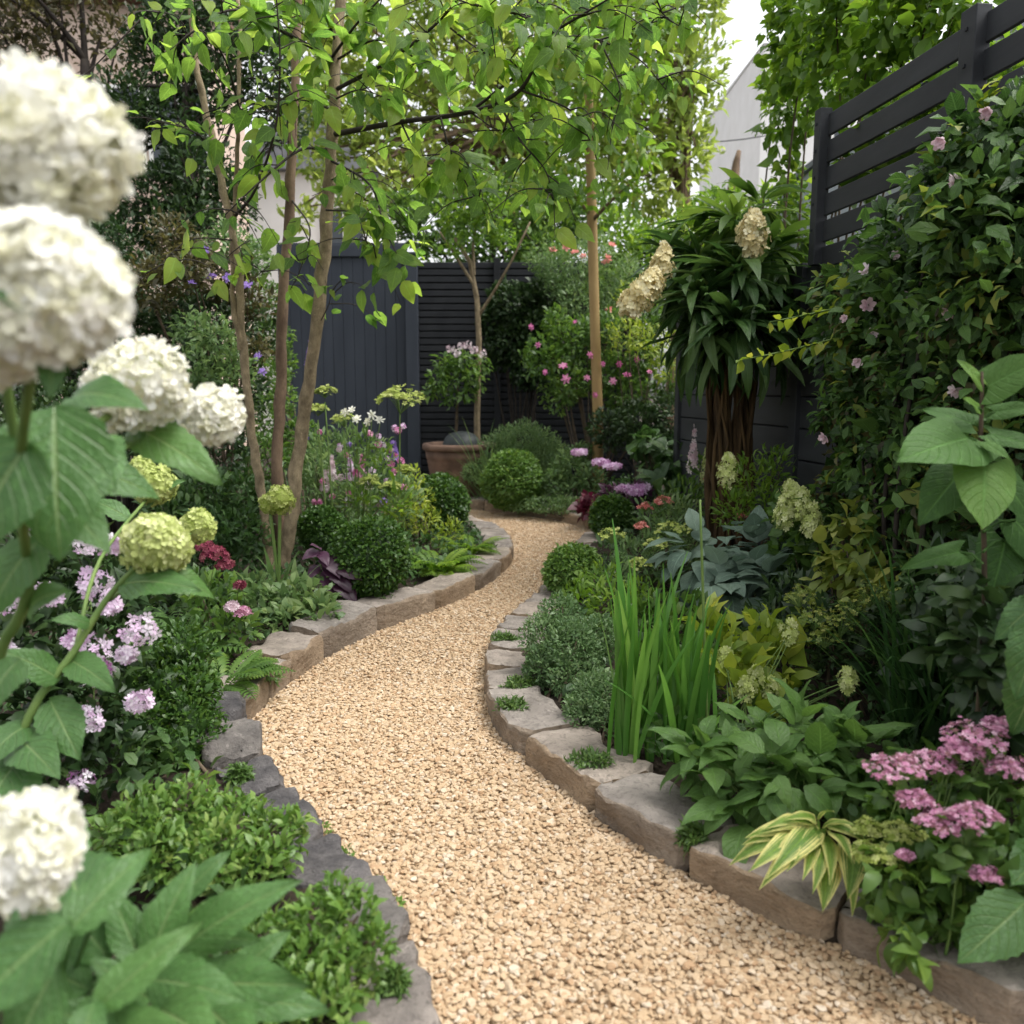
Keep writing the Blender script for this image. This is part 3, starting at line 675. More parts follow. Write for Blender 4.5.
def blades(mb, base, n, L_, w, seed, spread=.05, lean=.25, droop=.3, nseg=9, sj=.2, az=None, r0=0, r1=1):
    rg = RG(seed)
    for i in range(n):
        b = np.asarray(base) + np.array([*rg.normal(0, spread, 2), -.02]); a = rg.uniform(0, 6.28) if az is None else rg.normal(*az)
        l = L_ * (1 + rg.normal(0, sj)); th = abs(rg.normal(0, lean)); dr = droop * rg.uniform(.4, 1.4)
        hd = np.array([math.cos(a), math.sin(a), 0]); sd = np.array([-math.sin(a + rg.normal(0, .5)), math.cos(a), 0]); sd = nrm(sd)
        t = np.linspace(0, 1, nseg); ang = th + dr * t ** 1.8
        st = l / (nseg - 1); dz = np.concatenate([[0], np.cumsum(np.cos(ang[:-1]) * st)]); dx = np.concatenate([[0], np.cumsum(np.sin(ang[:-1]) * st)])
        C = b + dx[:, None] * hd + dz[:, None] * UP
        wd = w * np.minimum(1, (1.02 - t) * 2.6) ** .7 * (.75 + .25 * np.minimum(1, t * 4)) * rg.uniform(.75, 1.2)
        nv = np.cross(sd, nrm(np.gradient(C, axis=0)))
        V = np.stack([C - sd * wd[:, None] / 2, C + nv * wd[:, None] * .12, C + sd * wd[:, None] / 2], 1).reshape(-1, 3)
        k = np.arange(nseg - 1)[:, None] * 3 + np.arange(2)[None]
        uv = np.stack([np.tile([0, .5, 1], nseg), np.repeat(t, 3)], 1)
        mb.add(V, np.stack([k, k + 1, k + 4, k + 3], -1).reshape(-1, 4), None, uv, rg.uniform(r0, r1))
def scatter_flowers(root, pts, T, size, mat, seed, name='flower', nadd=(0, -.6, .5)):
    for i, p in enumerate(pts):
        rg = RG(seed + i); mb = MB(); c = at(*p[:3]); s_ = size * (p[3] if len(p) > 3 else 1)
        for k in range(3):
            Nn = nrm(np.array(nadd) + rg.normal(0, .35, 3)); v = rdir(rg, 1)[0]; Yd = v - (v @ Nn) * Nn
            mb.inst(T, c + Nn * k * s_ * .18, Yd, Nn, s_ * (1 - .22 * k), rg.random())
        mb.build(name, mat, root)
def spike(parent, a, b, T, size, n, mat, seed, rad=.02, name='flower_spike'):
    rg = RG(seed); t = rg.uniform(0, 1, n) ** .9; a, b = np.asarray(a), np.asarray(b)
    d = rdir(rg, n); d[:, 2] *= .3; d = nrm(d); P = a + (b - a) * t[:, None] + d * (rad * (1.15 - t))[:, None]
    v = rdir(rg, n); Yd = v - (v * d).sum(1)[:, None] * d
    mb = MB(); mb.inst(T, P, Yd, d + [0, 0, .2], size * (1.25 - .6 * t), rg.random(n)); return mb.build(name, mat, parent)
def clear_mark(): pass

# ================================================================== GROUND COVER
rg = RG(77); n = 52000
Q = np.stack([rg.uniform(-4.2, 3.2, n), rg.uniform(1.2, 10.8, n)], 1); d_ = dist(Q, POLY); k = (~inside(Q, POLY)) & (d_ > .25)
Q = Q[k]; n = len(Q); patch = .5 + .5 * np.sin(Q[:, 0] * 3.1 + 1.3 * np.sin(Q[:, 1] * 2.3)) * np.cos(Q[:, 1] * 2.7)
mb = MB(); P = np.column_stack([Q, BED + .01 + rg.uniform(0, .13, n) * (.4 + patch)])
mb.inst(L2W, P, rdir(rg, n) + [0, 0, .5], rdir(rg, n) * .5 + [0, 0, .9], rg.uniform(.02, .06, n), np.clip(patch * .6 + rg.uniform(0, .4, n), 0, 1))
tag(mb.build('ground_cover', M['deep']), 'low dark green ground cover filling the beds between plants', 'ground cover', kind='stuff')

# ================================================================== BACKGROUND TREES AND HEDGES
def tree(name, label, base, top, crown, mat, T, size, cov, seed, bark, rad, squash=(1, 1, 1), **kw):
    b = at(*base); b[2] = 0.05; t = thing(name, label, 'tree', b)
    foliage(t, crown, mat, T, size, cov, seed, 'crown', squash=squash, **kw)
    tp = at(*top); rg = RG(seed); mb = MB(); u = np.linspace(0, 1, 12)[:, None]
    wob = np.cumsum(rg.normal(0, .02, (12, 3)), 0) * [1, 1, 0]; TR = b * (1 - u) + tp * u + wob * np.sin(math.pi * u); TR[0] = b; mb.tube(TR, np.linspace(rad, rad * .45, 12), 9); mb.build('trunk', bark, t)
    mb = MB()
    for c, r in W3(crown):
        for j in range(2):
            s_ = TR[rg.integers(6, 12)]; e = c + rdir(rg, 1)[0] * r * .55; m_ = (s_ + e) / 2 + [0, 0, .12 * np.linalg.norm(e - s_)]
            w = np.linspace(0, 1, 8)[:, None]; mb.tube((1 - w) ** 2 * s_ + 2 * w * (1 - w) * m_ + w * w * e, np.linspace(rad * .35, rad * .08, 8), 6)
    mb.build('limb', bark, t); return t
tree('spring_tree', 'tall fresh yellow green tree glowing against the sky beyond the back hedge', (668, 480, 13.5), (690, 40, 13.5),
     [(690, -20, 13.5, 60), (640, 10, 13.5, 55), (690, 80, 13.4, 40), (655, 110, 13.6, 45), (690, 150, 13.3, 32), (640, 175, 13.4, 42), (670, 225, 13.2, 36), (610, 70, 13.8, 50), (600, 150, 13.8, 40)],
     M['far'], LQ, .14, .85, 900, M['barkdark'], .12, fill=.2, lump=.5)
tree('copper_tree', 'loose bronze leaved tree with dark limbs at the upper left corner', (70, 480, 9.5), (85, 60, 9.3),
     [(20, 20, 9.3, 55), (80, -20, 9.3, 45), (30, 70, 9.2, 40), (120, 40, 9.5, 32), (10, -30, 9, 50)], M['brownleaf'], LQ, .08, .45, 910, M['darktwig'], .10, fill=.2, lump=.5)
tree('leafy_tree', 'mid green tree filling the sky between the hero stems and the tan trunk', (540, 480, 14), (530, 120, 14),
     [(470, 60, 14, 60), (540, 20, 14, 60), (440, 0, 14, 55), (560, 120, 14, 48), (500, 130, 14, 46), (590, -10, 14, 55), (410, 110, 14, 40), (540, 190, 13.6, 40), (350, 50, 14, 50), (370, 130, 13.8, 40), (310, 100, 14, 38), (320, 10, 14, 45), (420, 170, 13.6, 34), (385, 180, 13.4, 24), (340, 195, 13.4, 24), (318, 165, 13.6, 22), (360, 215, 13.2, 20), (300, 215, 13.2, 16), (345, 140, 13.6, 24)], M['far'], LQ, .15, .85, 920, M['barkdark'], .14, fill=.2, lump=.5)
tree('evergreen_tree', 'dark fine leaved evergreen behind the multi stem tree on the left', (190, 500, 8.6), (185, 90, 8.6),
     [(190, 170, 8.4, 42), (165, 120, 8.6, 34), (215, 90, 8.7, 36), (185, 225, 8.2, 38), (230, 200, 8.5, 30), (150, 195, 8.3, 30), (160, 50, 8.8, 34), (220, 20, 8.8, 40), (270, 60, 8.8, 34), (280, 120, 8.8, 26), (130, 110, 8.4, 36), (130, 250, 8.2, 34), (170, 20, 8.6, 36), (100, 180, 8.5, 40)], M['dark'], LQ, .065, 1.0, 930, M['darktwig'], .08, fill=.3, lump=.45)
tree('hedgerow_tree', 'dense mid green tree over the slatted fence behind the potted rose', (500, 480, 11.9), (490, 210, 11.9),
     [(430, 225, 11.9, 32), (470, 195, 12, 38), (520, 215, 12, 38), (555, 225, 12, 34), (450, 255, 11.7, 28), (500, 255, 11.7, 32), (545, 260, 11.6, 30), (400, 215, 12, 26), (585, 215, 12, 32)], M['mid'], LQ, .085, 1.1, 940, M['darktwig'], .09, fill=.4)
tree('boundary_tree', 'green bushy tree rising over the end of the right hand fence', (650, 480, 11), (660, 260, 11),
     [(640, 262, 11, 32), (690, 240, 11, 34), (620, 240, 11.3, 30), (720, 215, 10.5, 28), (665, 300, 10.8, 30), (770, 215, 9.5, 26), (610, 290, 10.9, 26), (740, 250, 9.8, 26)], M['bright'], LQ, .09, 1.0, 950, M['darktwig'], .08, fill=.4)

# vine over the neighbour's wall, top right
b = at(800, 440, 6.6); b[2] = BED
v = thing('wall_vine', 'bright green vine spilling over the slatted screen at upper right', 'vine', b)
vc = [(800, 60, 6.2, 34), (840, 30, 5.6, 40), (790, 120, 6.6, 30), (880, 60, 5.2, 36), (830, 90, 5.9, 32), (900, 10, 5.0, 42), (940, 30, 4.8, 32), (800, 10, 6.2, 40), (970, -5, 4.6, 30), (860, 100, 5.5, 20), (790, 175, 6.7, 18), (800, 210, 6.6, 14), (780, 85, 6.8, 20), (850, -20, 5.5, 45), (930, -25, 4.9, 40)]
foliage(v, vc[:9], M['bright'], L2W, .085, .9, 960, fill=.2, lump=.5, up=-.4)
foliage(v, vc[9:] + [(900, 125, 4.7, 40), (950, 105, 4.4, 45), (1000, 85, 4.15, 52), (865, 165, 4.95, 30), (930, 160, 4.5, 34)], M['bright'], L2W, .08, .9, 970, name='trailing_foliage', fill=.2, lump=.5, up=.1)
stems(v, b, vc, M['twig'], .014, 971, 1)

# left boundary shrubs
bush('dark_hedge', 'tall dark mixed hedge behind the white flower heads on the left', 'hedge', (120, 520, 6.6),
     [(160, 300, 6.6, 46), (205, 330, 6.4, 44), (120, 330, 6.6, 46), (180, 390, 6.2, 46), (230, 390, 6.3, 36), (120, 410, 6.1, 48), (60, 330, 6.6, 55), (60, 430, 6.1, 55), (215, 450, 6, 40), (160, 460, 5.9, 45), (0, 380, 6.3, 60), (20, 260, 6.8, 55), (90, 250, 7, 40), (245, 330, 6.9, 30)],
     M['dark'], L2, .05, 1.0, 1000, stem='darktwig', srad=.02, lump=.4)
b_ = bush('bronze_shrub', 'bronze and plum leaved shrub in the hedge behind the slender left stem', 'shrub', (230, 500, 6.7),
     [(150, 285, 5.9, 30), (190, 265, 5.9, 30), (225, 275, 6.2, 26), (250, 300, 6.3, 22), (170, 240, 6.2, 24), (255, 350, 6.2, 18)], M['brownleaf'], L2, .05, .8, 1010, stem='twig', srad=.012, lump=.5, fill=.2)
scatter_flowers(b_, [(212, 277, 5.85), (228, 278, 5.9), (248, 285, 5.9), (258, 357, 5.8), (262, 372, 5.8), (205, 250, 5.8, .8), (192, 283, 5.7, .8)], FL5, .04, M['violet'], 1012)
bush('variegated_shrub', 'shrub with small grey green flecked leaves left of the slender stem', 'shrub', (215, 505, 6.0),
     [(215, 340, 5.7, 26), (200, 375, 5.6, 26), (235, 370, 5.7, 22), (190, 330, 5.8, 22), (225, 240, 6.2, 22), (245, 255, 6.2, 20)], M['soft'], L2, .045, .7, 1020, lump=.5, fill=.2)
bush('laurel_shrub', 'glossy dark green shrub at the foot of the multi stem tree, left side', 'shrub', (210, 545, 5.6),
     [(200, 500, 5.4, 36), (240, 500, 5.5, 30), (215, 535, 5.2, 30), (250, 535, 5.3, 26), (170, 520, 5.2, 32)], M['deep'], L2, .05, 1.2, 1030, stem='darktwig')
bush('small_leaved_shrub', 'fine dark leaved shrub between the hedge and the gate', 'shrub', (300, 500, 7.6),
     [(262, 420, 7.2, 24), (262, 300, 8.2, 20), (272, 340, 8, 22), (268, 380, 7.8, 22), (255, 260, 8.4, 18), (285, 365, 8.2, 12), (300, 440, 7.2, 22), (265, 460, 6.9, 26), (318, 470, 7, 20), (282, 400, 7.5, 16)], M['mid'], L2, .045, 1.0, 1040)

# right back: ivy, soft shrub, roses
bush('ivy_hedge', 'dense dark ivy hump spilling down the near black fence', 'ivy', (520, 480, 10.4),
     [(515, 305, 10.4, 26), (540, 330, 10.3, 28), (510, 345, 10.4, 24), (550, 300, 10.4, 24), (530, 370, 10.3, 20), (495, 320, 10.5, 18)], M['dark'], L2W, .06, 1.6, 1050, stem='darktwig', srad=.02)
t = bush('mist_shrub', 'hazy grey green fine leaved shrub with a few coral flowers, above the roses', 'shrub', (590, 480, 10.1),
     [(560, 275, 10, 26), (590, 260, 10.1, 28), (625, 280, 10, 26), (575, 300, 9.9, 26), (610, 310, 9.9, 24), (545, 262, 10.2, 18)], M['soft'], L2N, .055, .9, 1060, lump=.5, fill=.2)
scatter_flowers(t, [(553, 250, 9.8), (566, 247, 9.8), (575, 252, 9.7), (583, 256, 9.7, .8), (606, 262, 9.7), (612, 245, 9.8), (609, 310, 9.5), (608, 258, 9.7)], FL5, .055, M['coral'], 1062)
rs = bush('rose_bush', 'tall leafy rose bush with scattered pink blooms behind the tan trunk', 'rose', (590, 490, 9.2),
     [(545, 360, 9.1, 24), (575, 345, 9.2, 26), (565, 390, 9, 26), (605, 375, 9.1, 28), (640, 360, 9, 26), (630, 395, 8.9, 24), (600, 330, 9.2, 24), (650, 325, 9.1, 24), (555, 325, 9.3, 16), (665, 390, 8.9, 18)], M['mid'], L2, .06, .85, 1070, lump=.45, fill=.25, srad=.012)
scatter_flowers(rs, [(563, 366, 8.7, 1.2), (566, 379, 8.7, 1.3), (590, 355, 8.7), (587, 378, 8.7, .9), (637, 360, 8.6, 1.2), (613, 381, 8.6), (627, 375, 8.6, 1.1), (531, 327, 8.8, .9), (538, 345, 8.8, .8), (603, 364, 8.7, .8), (619, 364, 8.6, .9), (650, 372, 8.6, .8), (575, 322, 8.9, .7), (545, 372, 8.7, .8), (595, 395, 8.6, .8)], FL6, .045, M['pink'], 1072)
bush('golden_shrub', 'yellow green arching shrub between the tan trunk and the strappy tree', 'shrub', (640, 490, 8.6),
     [(625, 335, 8.5, 20), (650, 345, 8.3, 22), (630, 300, 8.7, 18), (665, 365, 8.2, 18)], M['lime'], L2N, .07, .6, 1080, lump=.5, fill=.2)
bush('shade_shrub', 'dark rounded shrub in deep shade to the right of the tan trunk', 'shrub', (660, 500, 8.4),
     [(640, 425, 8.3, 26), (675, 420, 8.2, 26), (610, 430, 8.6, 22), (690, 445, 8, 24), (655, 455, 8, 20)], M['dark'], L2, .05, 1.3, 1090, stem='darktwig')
bush('glossy_bergenia', 'clump of broad glossy upright leaves at the foot of the shade shrub', 'plant', (665, 505, 7.6),
     [(655, 460, 7.6, 20), (680, 470, 7.4, 22), (660, 485, 7.3, 20), (645, 445, 7.8, 12)], M['deep'], HOSV, .16, .9, 1100, up=.6)

# ================================================================== BACK: small tree, potted rose, mounds
b = at(478, 492, 9.95); b[2] = BED
t = thing('ornamental_tree', 'small forked tree with pale bark beside the terracotta pot', 'tree', b)
mb = MB(); p1 = [b, at(477, 420, 9.9), at(479, 340, 9.85), at(477, 300, 9.8), at(470, 262, 9.8), at(455, 238, 9.7)]; mb.tube(p1, [.042, .036, .033, .03, .026, .02], 9)
mb.build('trunk', M['bark'], t)
for pts in ([(479, 315, 9.83), (495, 290, 9.7), (512, 260, 9.6), (530, 222, 9.5)], [(474, 275, 9.8), (473, 245, 9.8), (480, 205, 9.7)], [(474, 285, 9.8), (455, 255, 9.7), (440, 232, 9.6)]):
    mb = MB(); mb.tube([at(*q) for q in pts], np.linspace(.02, .009, len(pts)), 7); mb.build('limb', M['bark'], t)
foliage(t, [(470, 225, 9.7, 18), (490, 205, 9.6, 20), (450, 215, 9.6, 16), (500, 235, 9.6, 14), (475, 185, 9.6, 16), (455, 250, 9.6, 8)], M['bright'], L2, .06, .7, 1110, 'crown', fill=.1, lump=.5)
b = PO + [-.05, 0, .56]
t = thing('potted_rose', 'standard rose with pale pink clusters growing from the terracotta pot', 'rose', b)
cyl(t, b, at(458, 385, 9.6), .02, M['twig'], 'stem')
foliage(t, [(455, 378, 9.6, 16), (438, 382, 9.5, 13), (474, 378, 9.5, 13), (462, 362, 9.6, 14), (445, 366, 9.6, 12), (482, 365, 9.6, 9), (430, 392, 9.5, 7), (468, 395, 9.5, 9), (450, 398, 9.5, 8)], M['mid'], L2, .07, .75, 1120, fill=.2, lump=.5, up=-.2)
for i, q in enumerate([(450, 349, 9.4), (462, 346, 9.4), (474, 350, 9.4), (457, 353, 9.35), (483, 354, 9.4), (468, 345, 9.4)]): head(t, at(*q), .045, FL6, .022, 12, M['palepink'], 1125 + i, core=0)
t = thing('spiky_grass', 'wispy grey grass fountain leaning against the terracotta pot', 'grass', at(488, 480, 9.25)); t.location.z = BED
mb = MB(); blades(mb, np.array(t.location), 110, .7, .012, 1130, .06, .6, .7); mb.build('blade', M['soft'], t)
bush('round_hebe', 'loose rounded green hebe mound behind the clipped ball at the far edge', 'shrub', (525, 500, 9.5), [(525, 448, 9.5, 34), (548, 460, 9.4, 26), (500, 455, 9.5, 26), (486, 468, 9.35, 14), (472, 474, 9.25, 12)], M['soft'], L2N, .035, 1.3, 1140, squash=(1, 1, .85))
bush('spreading_juniper', 'low feathery spreading juniper along the far stone edge', 'shrub', (560, 512, 8.3), [(545, 506, 8.4, 14), (570, 507, 8.3, 15), (525, 508, 8.5, 10), (590, 505, 8.2, 12)], M['soft'], L2N, .04, 1.5, 1150, squash=(1.5, 1, .6))
bush('soft_perennial', 'pale green perennial clump between the tan trunk and the clipped far ball', 'plant', (575, 505, 8.7), [(570, 470, 8.7, 20), (555, 485, 8.6, 16), (590, 480, 8.5, 16), (580, 455, 8.8, 12)], M['soft'], L2, .05, 1.0, 1160)
hb = bush('maroon_heuchera', 'maroon leaved heuchera on the far edge beside the tan trunk', 'plant', (590, 522, 7.9), [(588, 507, 7.9, 11), (598, 512, 7.8, 9)], M['maroon'], L2W, .09, 1.6, 1170)
b_ = bush('lilac_sedum', 'plum leaved plant with flat lilac heads in front of the tan trunk', 'plant', (628, 520, 7.4), [(615, 500, 7.4, 14), (635, 498, 7.3, 16), (650, 505, 7.2, 12)], M['purple'], L2, .07, 1.0, 1180)
for i, q in enumerate([(625, 488, 7.2), (643, 487, 7.2), (612, 466, 7.6), (600, 462, 7.7), (636, 492, 7.1), (580, 452, 8.1)]): head(b_, at(*q), .085, FL5, .03, 40, M['phlox'], 1182 + i, core=0, squash=(1, 1, .25), r0=.1, r1=.5)
# stake-straight tree
b = at(598, 490, 8.8); b[2] = BED
t = thing('standard_tree', 'slim straight tan trunked tree with a light open crown by the far edge', 'tree', b)
mb = MB(); mb.tube([b, at(598, 420, 8.78), at(595, 330, 8.75), at(592, 220, 8.7), at(590, 140, 8.7), at(588, 60, 8.6)], [.06, .055, .05, .05, .045, .03], 10); mb.build('trunk', M['stake'], t)
for pts in ([(591, 222, 8.7), (612, 200, 8.5), (632, 182, 8.3)], [(591, 215, 8.7), (570, 190, 8.5), (548, 178, 8.3)], [(590, 150, 8.7), (565, 130, 8.5), (540, 90, 8.3)], [(590, 140, 8.7), (610, 100, 8.6), (640, 60, 8.4)], [(588, 80, 8.6), (600, 20, 8.4), (610, -40, 8.3)]):
    mb = MB(); mb.tube([at(*q) for q in pts], [.022, .015, .006], 7); mb.build('limb', M['barkdark'], t)
foliage(t, [(560, 160, 8.3, 30), (600, 110, 8.5, 36), (640, 80, 8.2, 36), (545, 70, 8.3, 40), (600, 40, 8.3, 45), (650, 20, 8.2, 38), (640, 150, 8.2, 26), (620, 190, 8.3, 22), (560, 10, 8.2, 40), (535, 130, 8.2, 26), (575, 205, 8.4, 18)], M['bright'], L2, .11, .42, 1190, 'crown', fill=.15, lump=.5, up=-.3)

# ================================================================== RIGHT: strappy tree
b = at(733, 560, 5.5); b[2] = BED
t = thing('strappy_tree', 'tall shaggy plant with long drooping dark leaves and a fibrous brown trunk', 'tree', b)
rg = RG(1200); mb = MB(); tpc = at(733, 330, 5.4)
for i in range(44):
    a = rg.uniform(0, 6.28); o1 = np.array([math.cos(a), math.sin(a), 0]) * rg.uniform(.02, .15); o2 = np.array([math.cos(a), math.sin(a), 0]) * rg.uniform(.05, .2)
    u = np.linspace(0, 1, 9)[:, None]; P = (b + o1) * (1 - u) + (tpc + o2 + [0, 0, rg.uniform(-.2, .25)]) * u; P[1:-1, :2] += rg.normal(0, .012, (7, 2)); mb.tube(P, np.linspace(rg.uniform(.012, .032), .008, 9), 6)
mb.build('trunk', M['fibre'], t)
mb, yb = MB(), MB()
ros = [(700, 262, 5.5, .46, 44), (735, 222, 5.5, .5, 50), (770, 250, 5.4, .5, 50), (742, 275, 5.2, .52, 54), (700, 300, 5.2, .48, 50), (775, 300, 5.3, .48, 46), (735, 325, 5.05, .46, 50), (790, 275, 5.6, .45, 30), (760, 205, 5.7, .4, 30), (800, 240, 5.7, .36, 26), (690, 235, 5.7, .36, 26), (665, 255, 5.6, .3, 20), (672, 290, 5.5, .36, 24), (760, 340, 5.15, .4, 34), (700, 335, 5.2, .38, 30)]
for px, py, Y, L_, n in ros:
    L_, n = L_ * .9, int(n * 1.5)
    c = at(px, py, Y); a = rg.uniform(0, 6.28, n); el = rg.uniform(-1.15, .8, n)
    D = np.stack([np.cos(a) * np.cos(el), np.sin(a) * np.cos(el), np.sin(el)], 1); w = rg.integers(0, 3, n)
    for k in range(3):
        s_ = w == k; (yb if py < 255 else mb).inst(PALV[k], c + D[s_] * .05, D[s_], D[s_] * -.35 + UP + rg.normal(0, .2, (s_.sum(), 3)), L_ * rg.uniform(.45, 1.2, s_.sum()), rg.random(s_.sum()), 0, 1.0)
mb.build('strap_leaves', M['deep'], t); yb.build('young_leaves', M['mid'], t)
def panicle(parent, px, py, Y, hpx, wpx, mat, seed, T=FL4, fs=.022, n=330, tilt=(0, 0)):
    rg = RG(seed); c = at(px, py, Y); h_, w_ = hpx * Y / F, wpx * Y / F; u = rg.uniform(0, 1, n) ** .8
    a = rg.uniform(0, 6.28, n); rr = w_ / 2 * np.sin(math.pi * np.clip(.12 + u * .86, 0, 1)) ** .7 * rg.uniform(.6, 1, n) * (.82 + .3 * np.sin(a * 3 + u * 9 + seed) * np.sin(u * 11 + seed))
    d = np.stack([np.cos(a), np.sin(a), .3 + 0 * a], 1); P = c + np.stack([np.cos(a) * rr, np.sin(a) * rr, (u - .5) * h_], 1)
    P[:, 0] += (u - .5) * h_ * tilt[0]; P[:, 1] += (u - .5) * h_ * tilt[1]
    v = rdir(rg, n); d = nrm(d + rg.normal(0, .3, d.shape)); Yd = v - (v * d).sum(1)[:, None] * d
    mb = MB(); mb.inst(T, P, Yd, d, fs * rg.uniform(.7, 1.2, n), rg.random(n)); return mb.build('flower_panicle', mat, parent)
panicle(t, 753, 233, 5.0, 42, 34, M['cream'], 1210); panicle(t, 664, 262, 5.1, 34, 26, M['cream'], 1211, n=160)
panicle(t, 642, 293, 5.0, 46, 40, M['cream'], 1212, tilt=(.5, 0)); panicle(t, 655, 278, 5.15, 30, 26, M['cream'], 1213, n=130); panicle(t, 628, 305, 5.0, 24, 24, M['cream'], 1214, n=90)
for x, y in ((753, 248), (664, 275), (645, 310), (632, 312)): cyl(t, at(722, 300, 5.3), at(x, y, 5.05), .012, M['stem'], 'stem', .08)

# ================================================================== RIGHT: flowering climber on the fence
b = at(930, 600, 3.4); b[2] = BED; b[0] -= .05
cl = [(975, 170, 3.25, 46), (1010, 140, 3.1, 50), (940, 205, 3.4, 42), (905, 245, 3.7, 40), (985, 235, 3.1, 58), (1020, 200, 3.0, 50), (870, 285, 4.1, 38), (930, 290, 3.5, 52), (840, 300, 4.5, 30), (890, 330, 3.9, 48), (985, 310, 3.1, 60), (850, 350, 4.3, 36), (1020, 290, 2.95, 50), (930, 370, 3.5, 56), (875, 400, 4.0, 44), (845, 420, 4.3, 30), (985, 390, 3.1, 56), (920, 445, 3.5, 50), (870, 465, 4.0, 38), (840, 495, 4.2, 26), (950, 500, 3.3, 50), (895, 520, 3.7, 42), (1010, 460, 3.0, 56), (850, 540, 4.0, 30), (930, 570, 3.4, 46), (1000, 560, 3.0, 56), (880, 590, 3.6, 34), (960, 630, 3.1, 40)]
t = thing('flowering_climber', 'huge tangled climber with pale pink blooms smothering the right hand fence', 'climber', b)
foliage(t, cl, M['deep'], [L2W, L2, L2W], .058, .95, 1300, lump=.55, fill=.35, up=-.2, r0=0, r1=1, sj=.4)
foliage(t, [(c[0] - 6, c[1] - 5, c[2] - .1, c[3]) for c in cl[:24]], M['midv'], [L2W, L2], .05, .22, 1340, name='young_foliage', lump=.6, fill=.7, up=-.1, sj=.4)
foliage(t, [(c[0] - 8, c[1] - 8, c[2] - .12, c[3] * .8) for c in cl[::2]], M['gold'], [L2W, L2], .05, .07, 1360, name='yellowing_foliage', lump=.7, fill=.75, up=-.1, sj=.4)
foliage(t, cl[8:26], M['brownleaf'], L2, .05, .28, 1370, name='withered_foliage', lump=.5, fill=.6, up=-.6)
stems(t, b, cl, M['darktwig'], .014, 1390, 2)
pk = [(873, 333), (905, 298), (868, 305, 1.2), (950, 312), (865, 270), (955, 180), (988, 112), (910, 300, .8), (825, 437), (955, 390), (940, 142), (918, 285, .7), (895, 255, .8), (985, 205), (930, 365, .7), (858, 362, .9), (1005, 250, .8), (845, 318, .7)]
scatter_flowers(t, [(p[0], p[1], 3.0 if p[0] > 930 else 3.5, p[2] if len(p) > 2 else 1) for p in pk], FLC, .025, M['palepink'], 1395, nadd=(-.6, -.5, -.1))
# reaching shoots with pale young leaves
for i, pts in enumerate([[(880, 330, 3.9), (830, 340, 3.9), (790, 350, 3.85), (742, 360, 3.8)], [(870, 300, 4.0), (820, 312, 3.9), (770, 322, 3.85)], [(960, 150, 3.2), (985, 110, 3.1), (1000, 80, 3.05)]]):
    P = spline([at(*q) for q in pts], 5); mb = MB(); mb.tube(P, np.linspace(.006, .0025, len(P)), 5); mb.build('shoot', M['stem'], t)
    rg = RG(1400 + i); mb = MB(); k = np.repeat(P[2:], 2, 0); n = len(k); sd = np.tile([[0, -.7, .3], [.1, .7, -.5]], (n // 2, 1))
    mb.inst(L2W, k, sd + rg.normal(0, .4, (n, 3)) + [-.4, 0, -.2], UP + rg.normal(0, .4, (n, 3)), rg.uniform(.045, .075, n), rg.random(n)); mb.build('shoot_leaves', M['lime'], t)

# big heart-leaved plant
b = at(985, 640, 2.15); b[2] = BED
t = thing('heart_leaved_plant', 'tall plant with huge matte heart shaped leaves at the right edge', 'plant', b)
mb = MB(); mb.tube([b, at(985, 620, 2.1), at(984, 540, 2.06), at(980, 470, 2.03), at(981, 425, 2.02), at(982, 390, 2.0), at(982, 372, 2.0)], [.007, .007, .006, .006, .005, .004, .003], 8); mb.build('stem', M['twig'], t)
HL = [((985, 464, 1.98), (981, 530, 1.88), 1.0, .85), ((968, 438, 2.0), (896, 462, 1.9), .85, .5), ((962, 470, 2.04), (918, 526, 2.0), .85, .1), ((988, 386, 2.0), (1050, 356, 1.92), .95, .7), ((972, 424, 2.02), (922, 410, 2.1), .75, .3),
      ((990, 434, 2.0), (1045, 450, 1.95), .65, .35), ((982, 384, 2.0), (956, 360, 2.02), .5, 1.0), ((978, 408, 1.98), (962, 398, 1.95), .6, .95), ((1000, 475, 2.07), (1035, 530, 2.03), .8, .1), ((960, 552, 2.06), (900, 570, 2.0), .45, .3), ((1005, 540, 2.14), (990, 600, 2.12), 1.0, .02), ((1015, 520, 2.14), (1060, 580, 2.12), .9, .05), ((985, 442, 1.97), (1010, 460, 1.92), .6, .7), ((995, 412, 2.02), (1040, 408, 1.98), .65, .6)]
for i, (a, e, wd, r) in enumerate(HL):
    mb = MB(); A, E = at(*a), at(*e); st = at(983, min(a[1] + 12, 600), 2.03)
    leaf_at(mb, HEARTV, A, E, 1420 + i, wd, (-.2, -.9 if r > .5 else -.5, 0), r); mb.tube([st, (st + A) / 2 + [0, 0, .01], A], .0035, 5); mb.build('leaf', M['heart'], t)
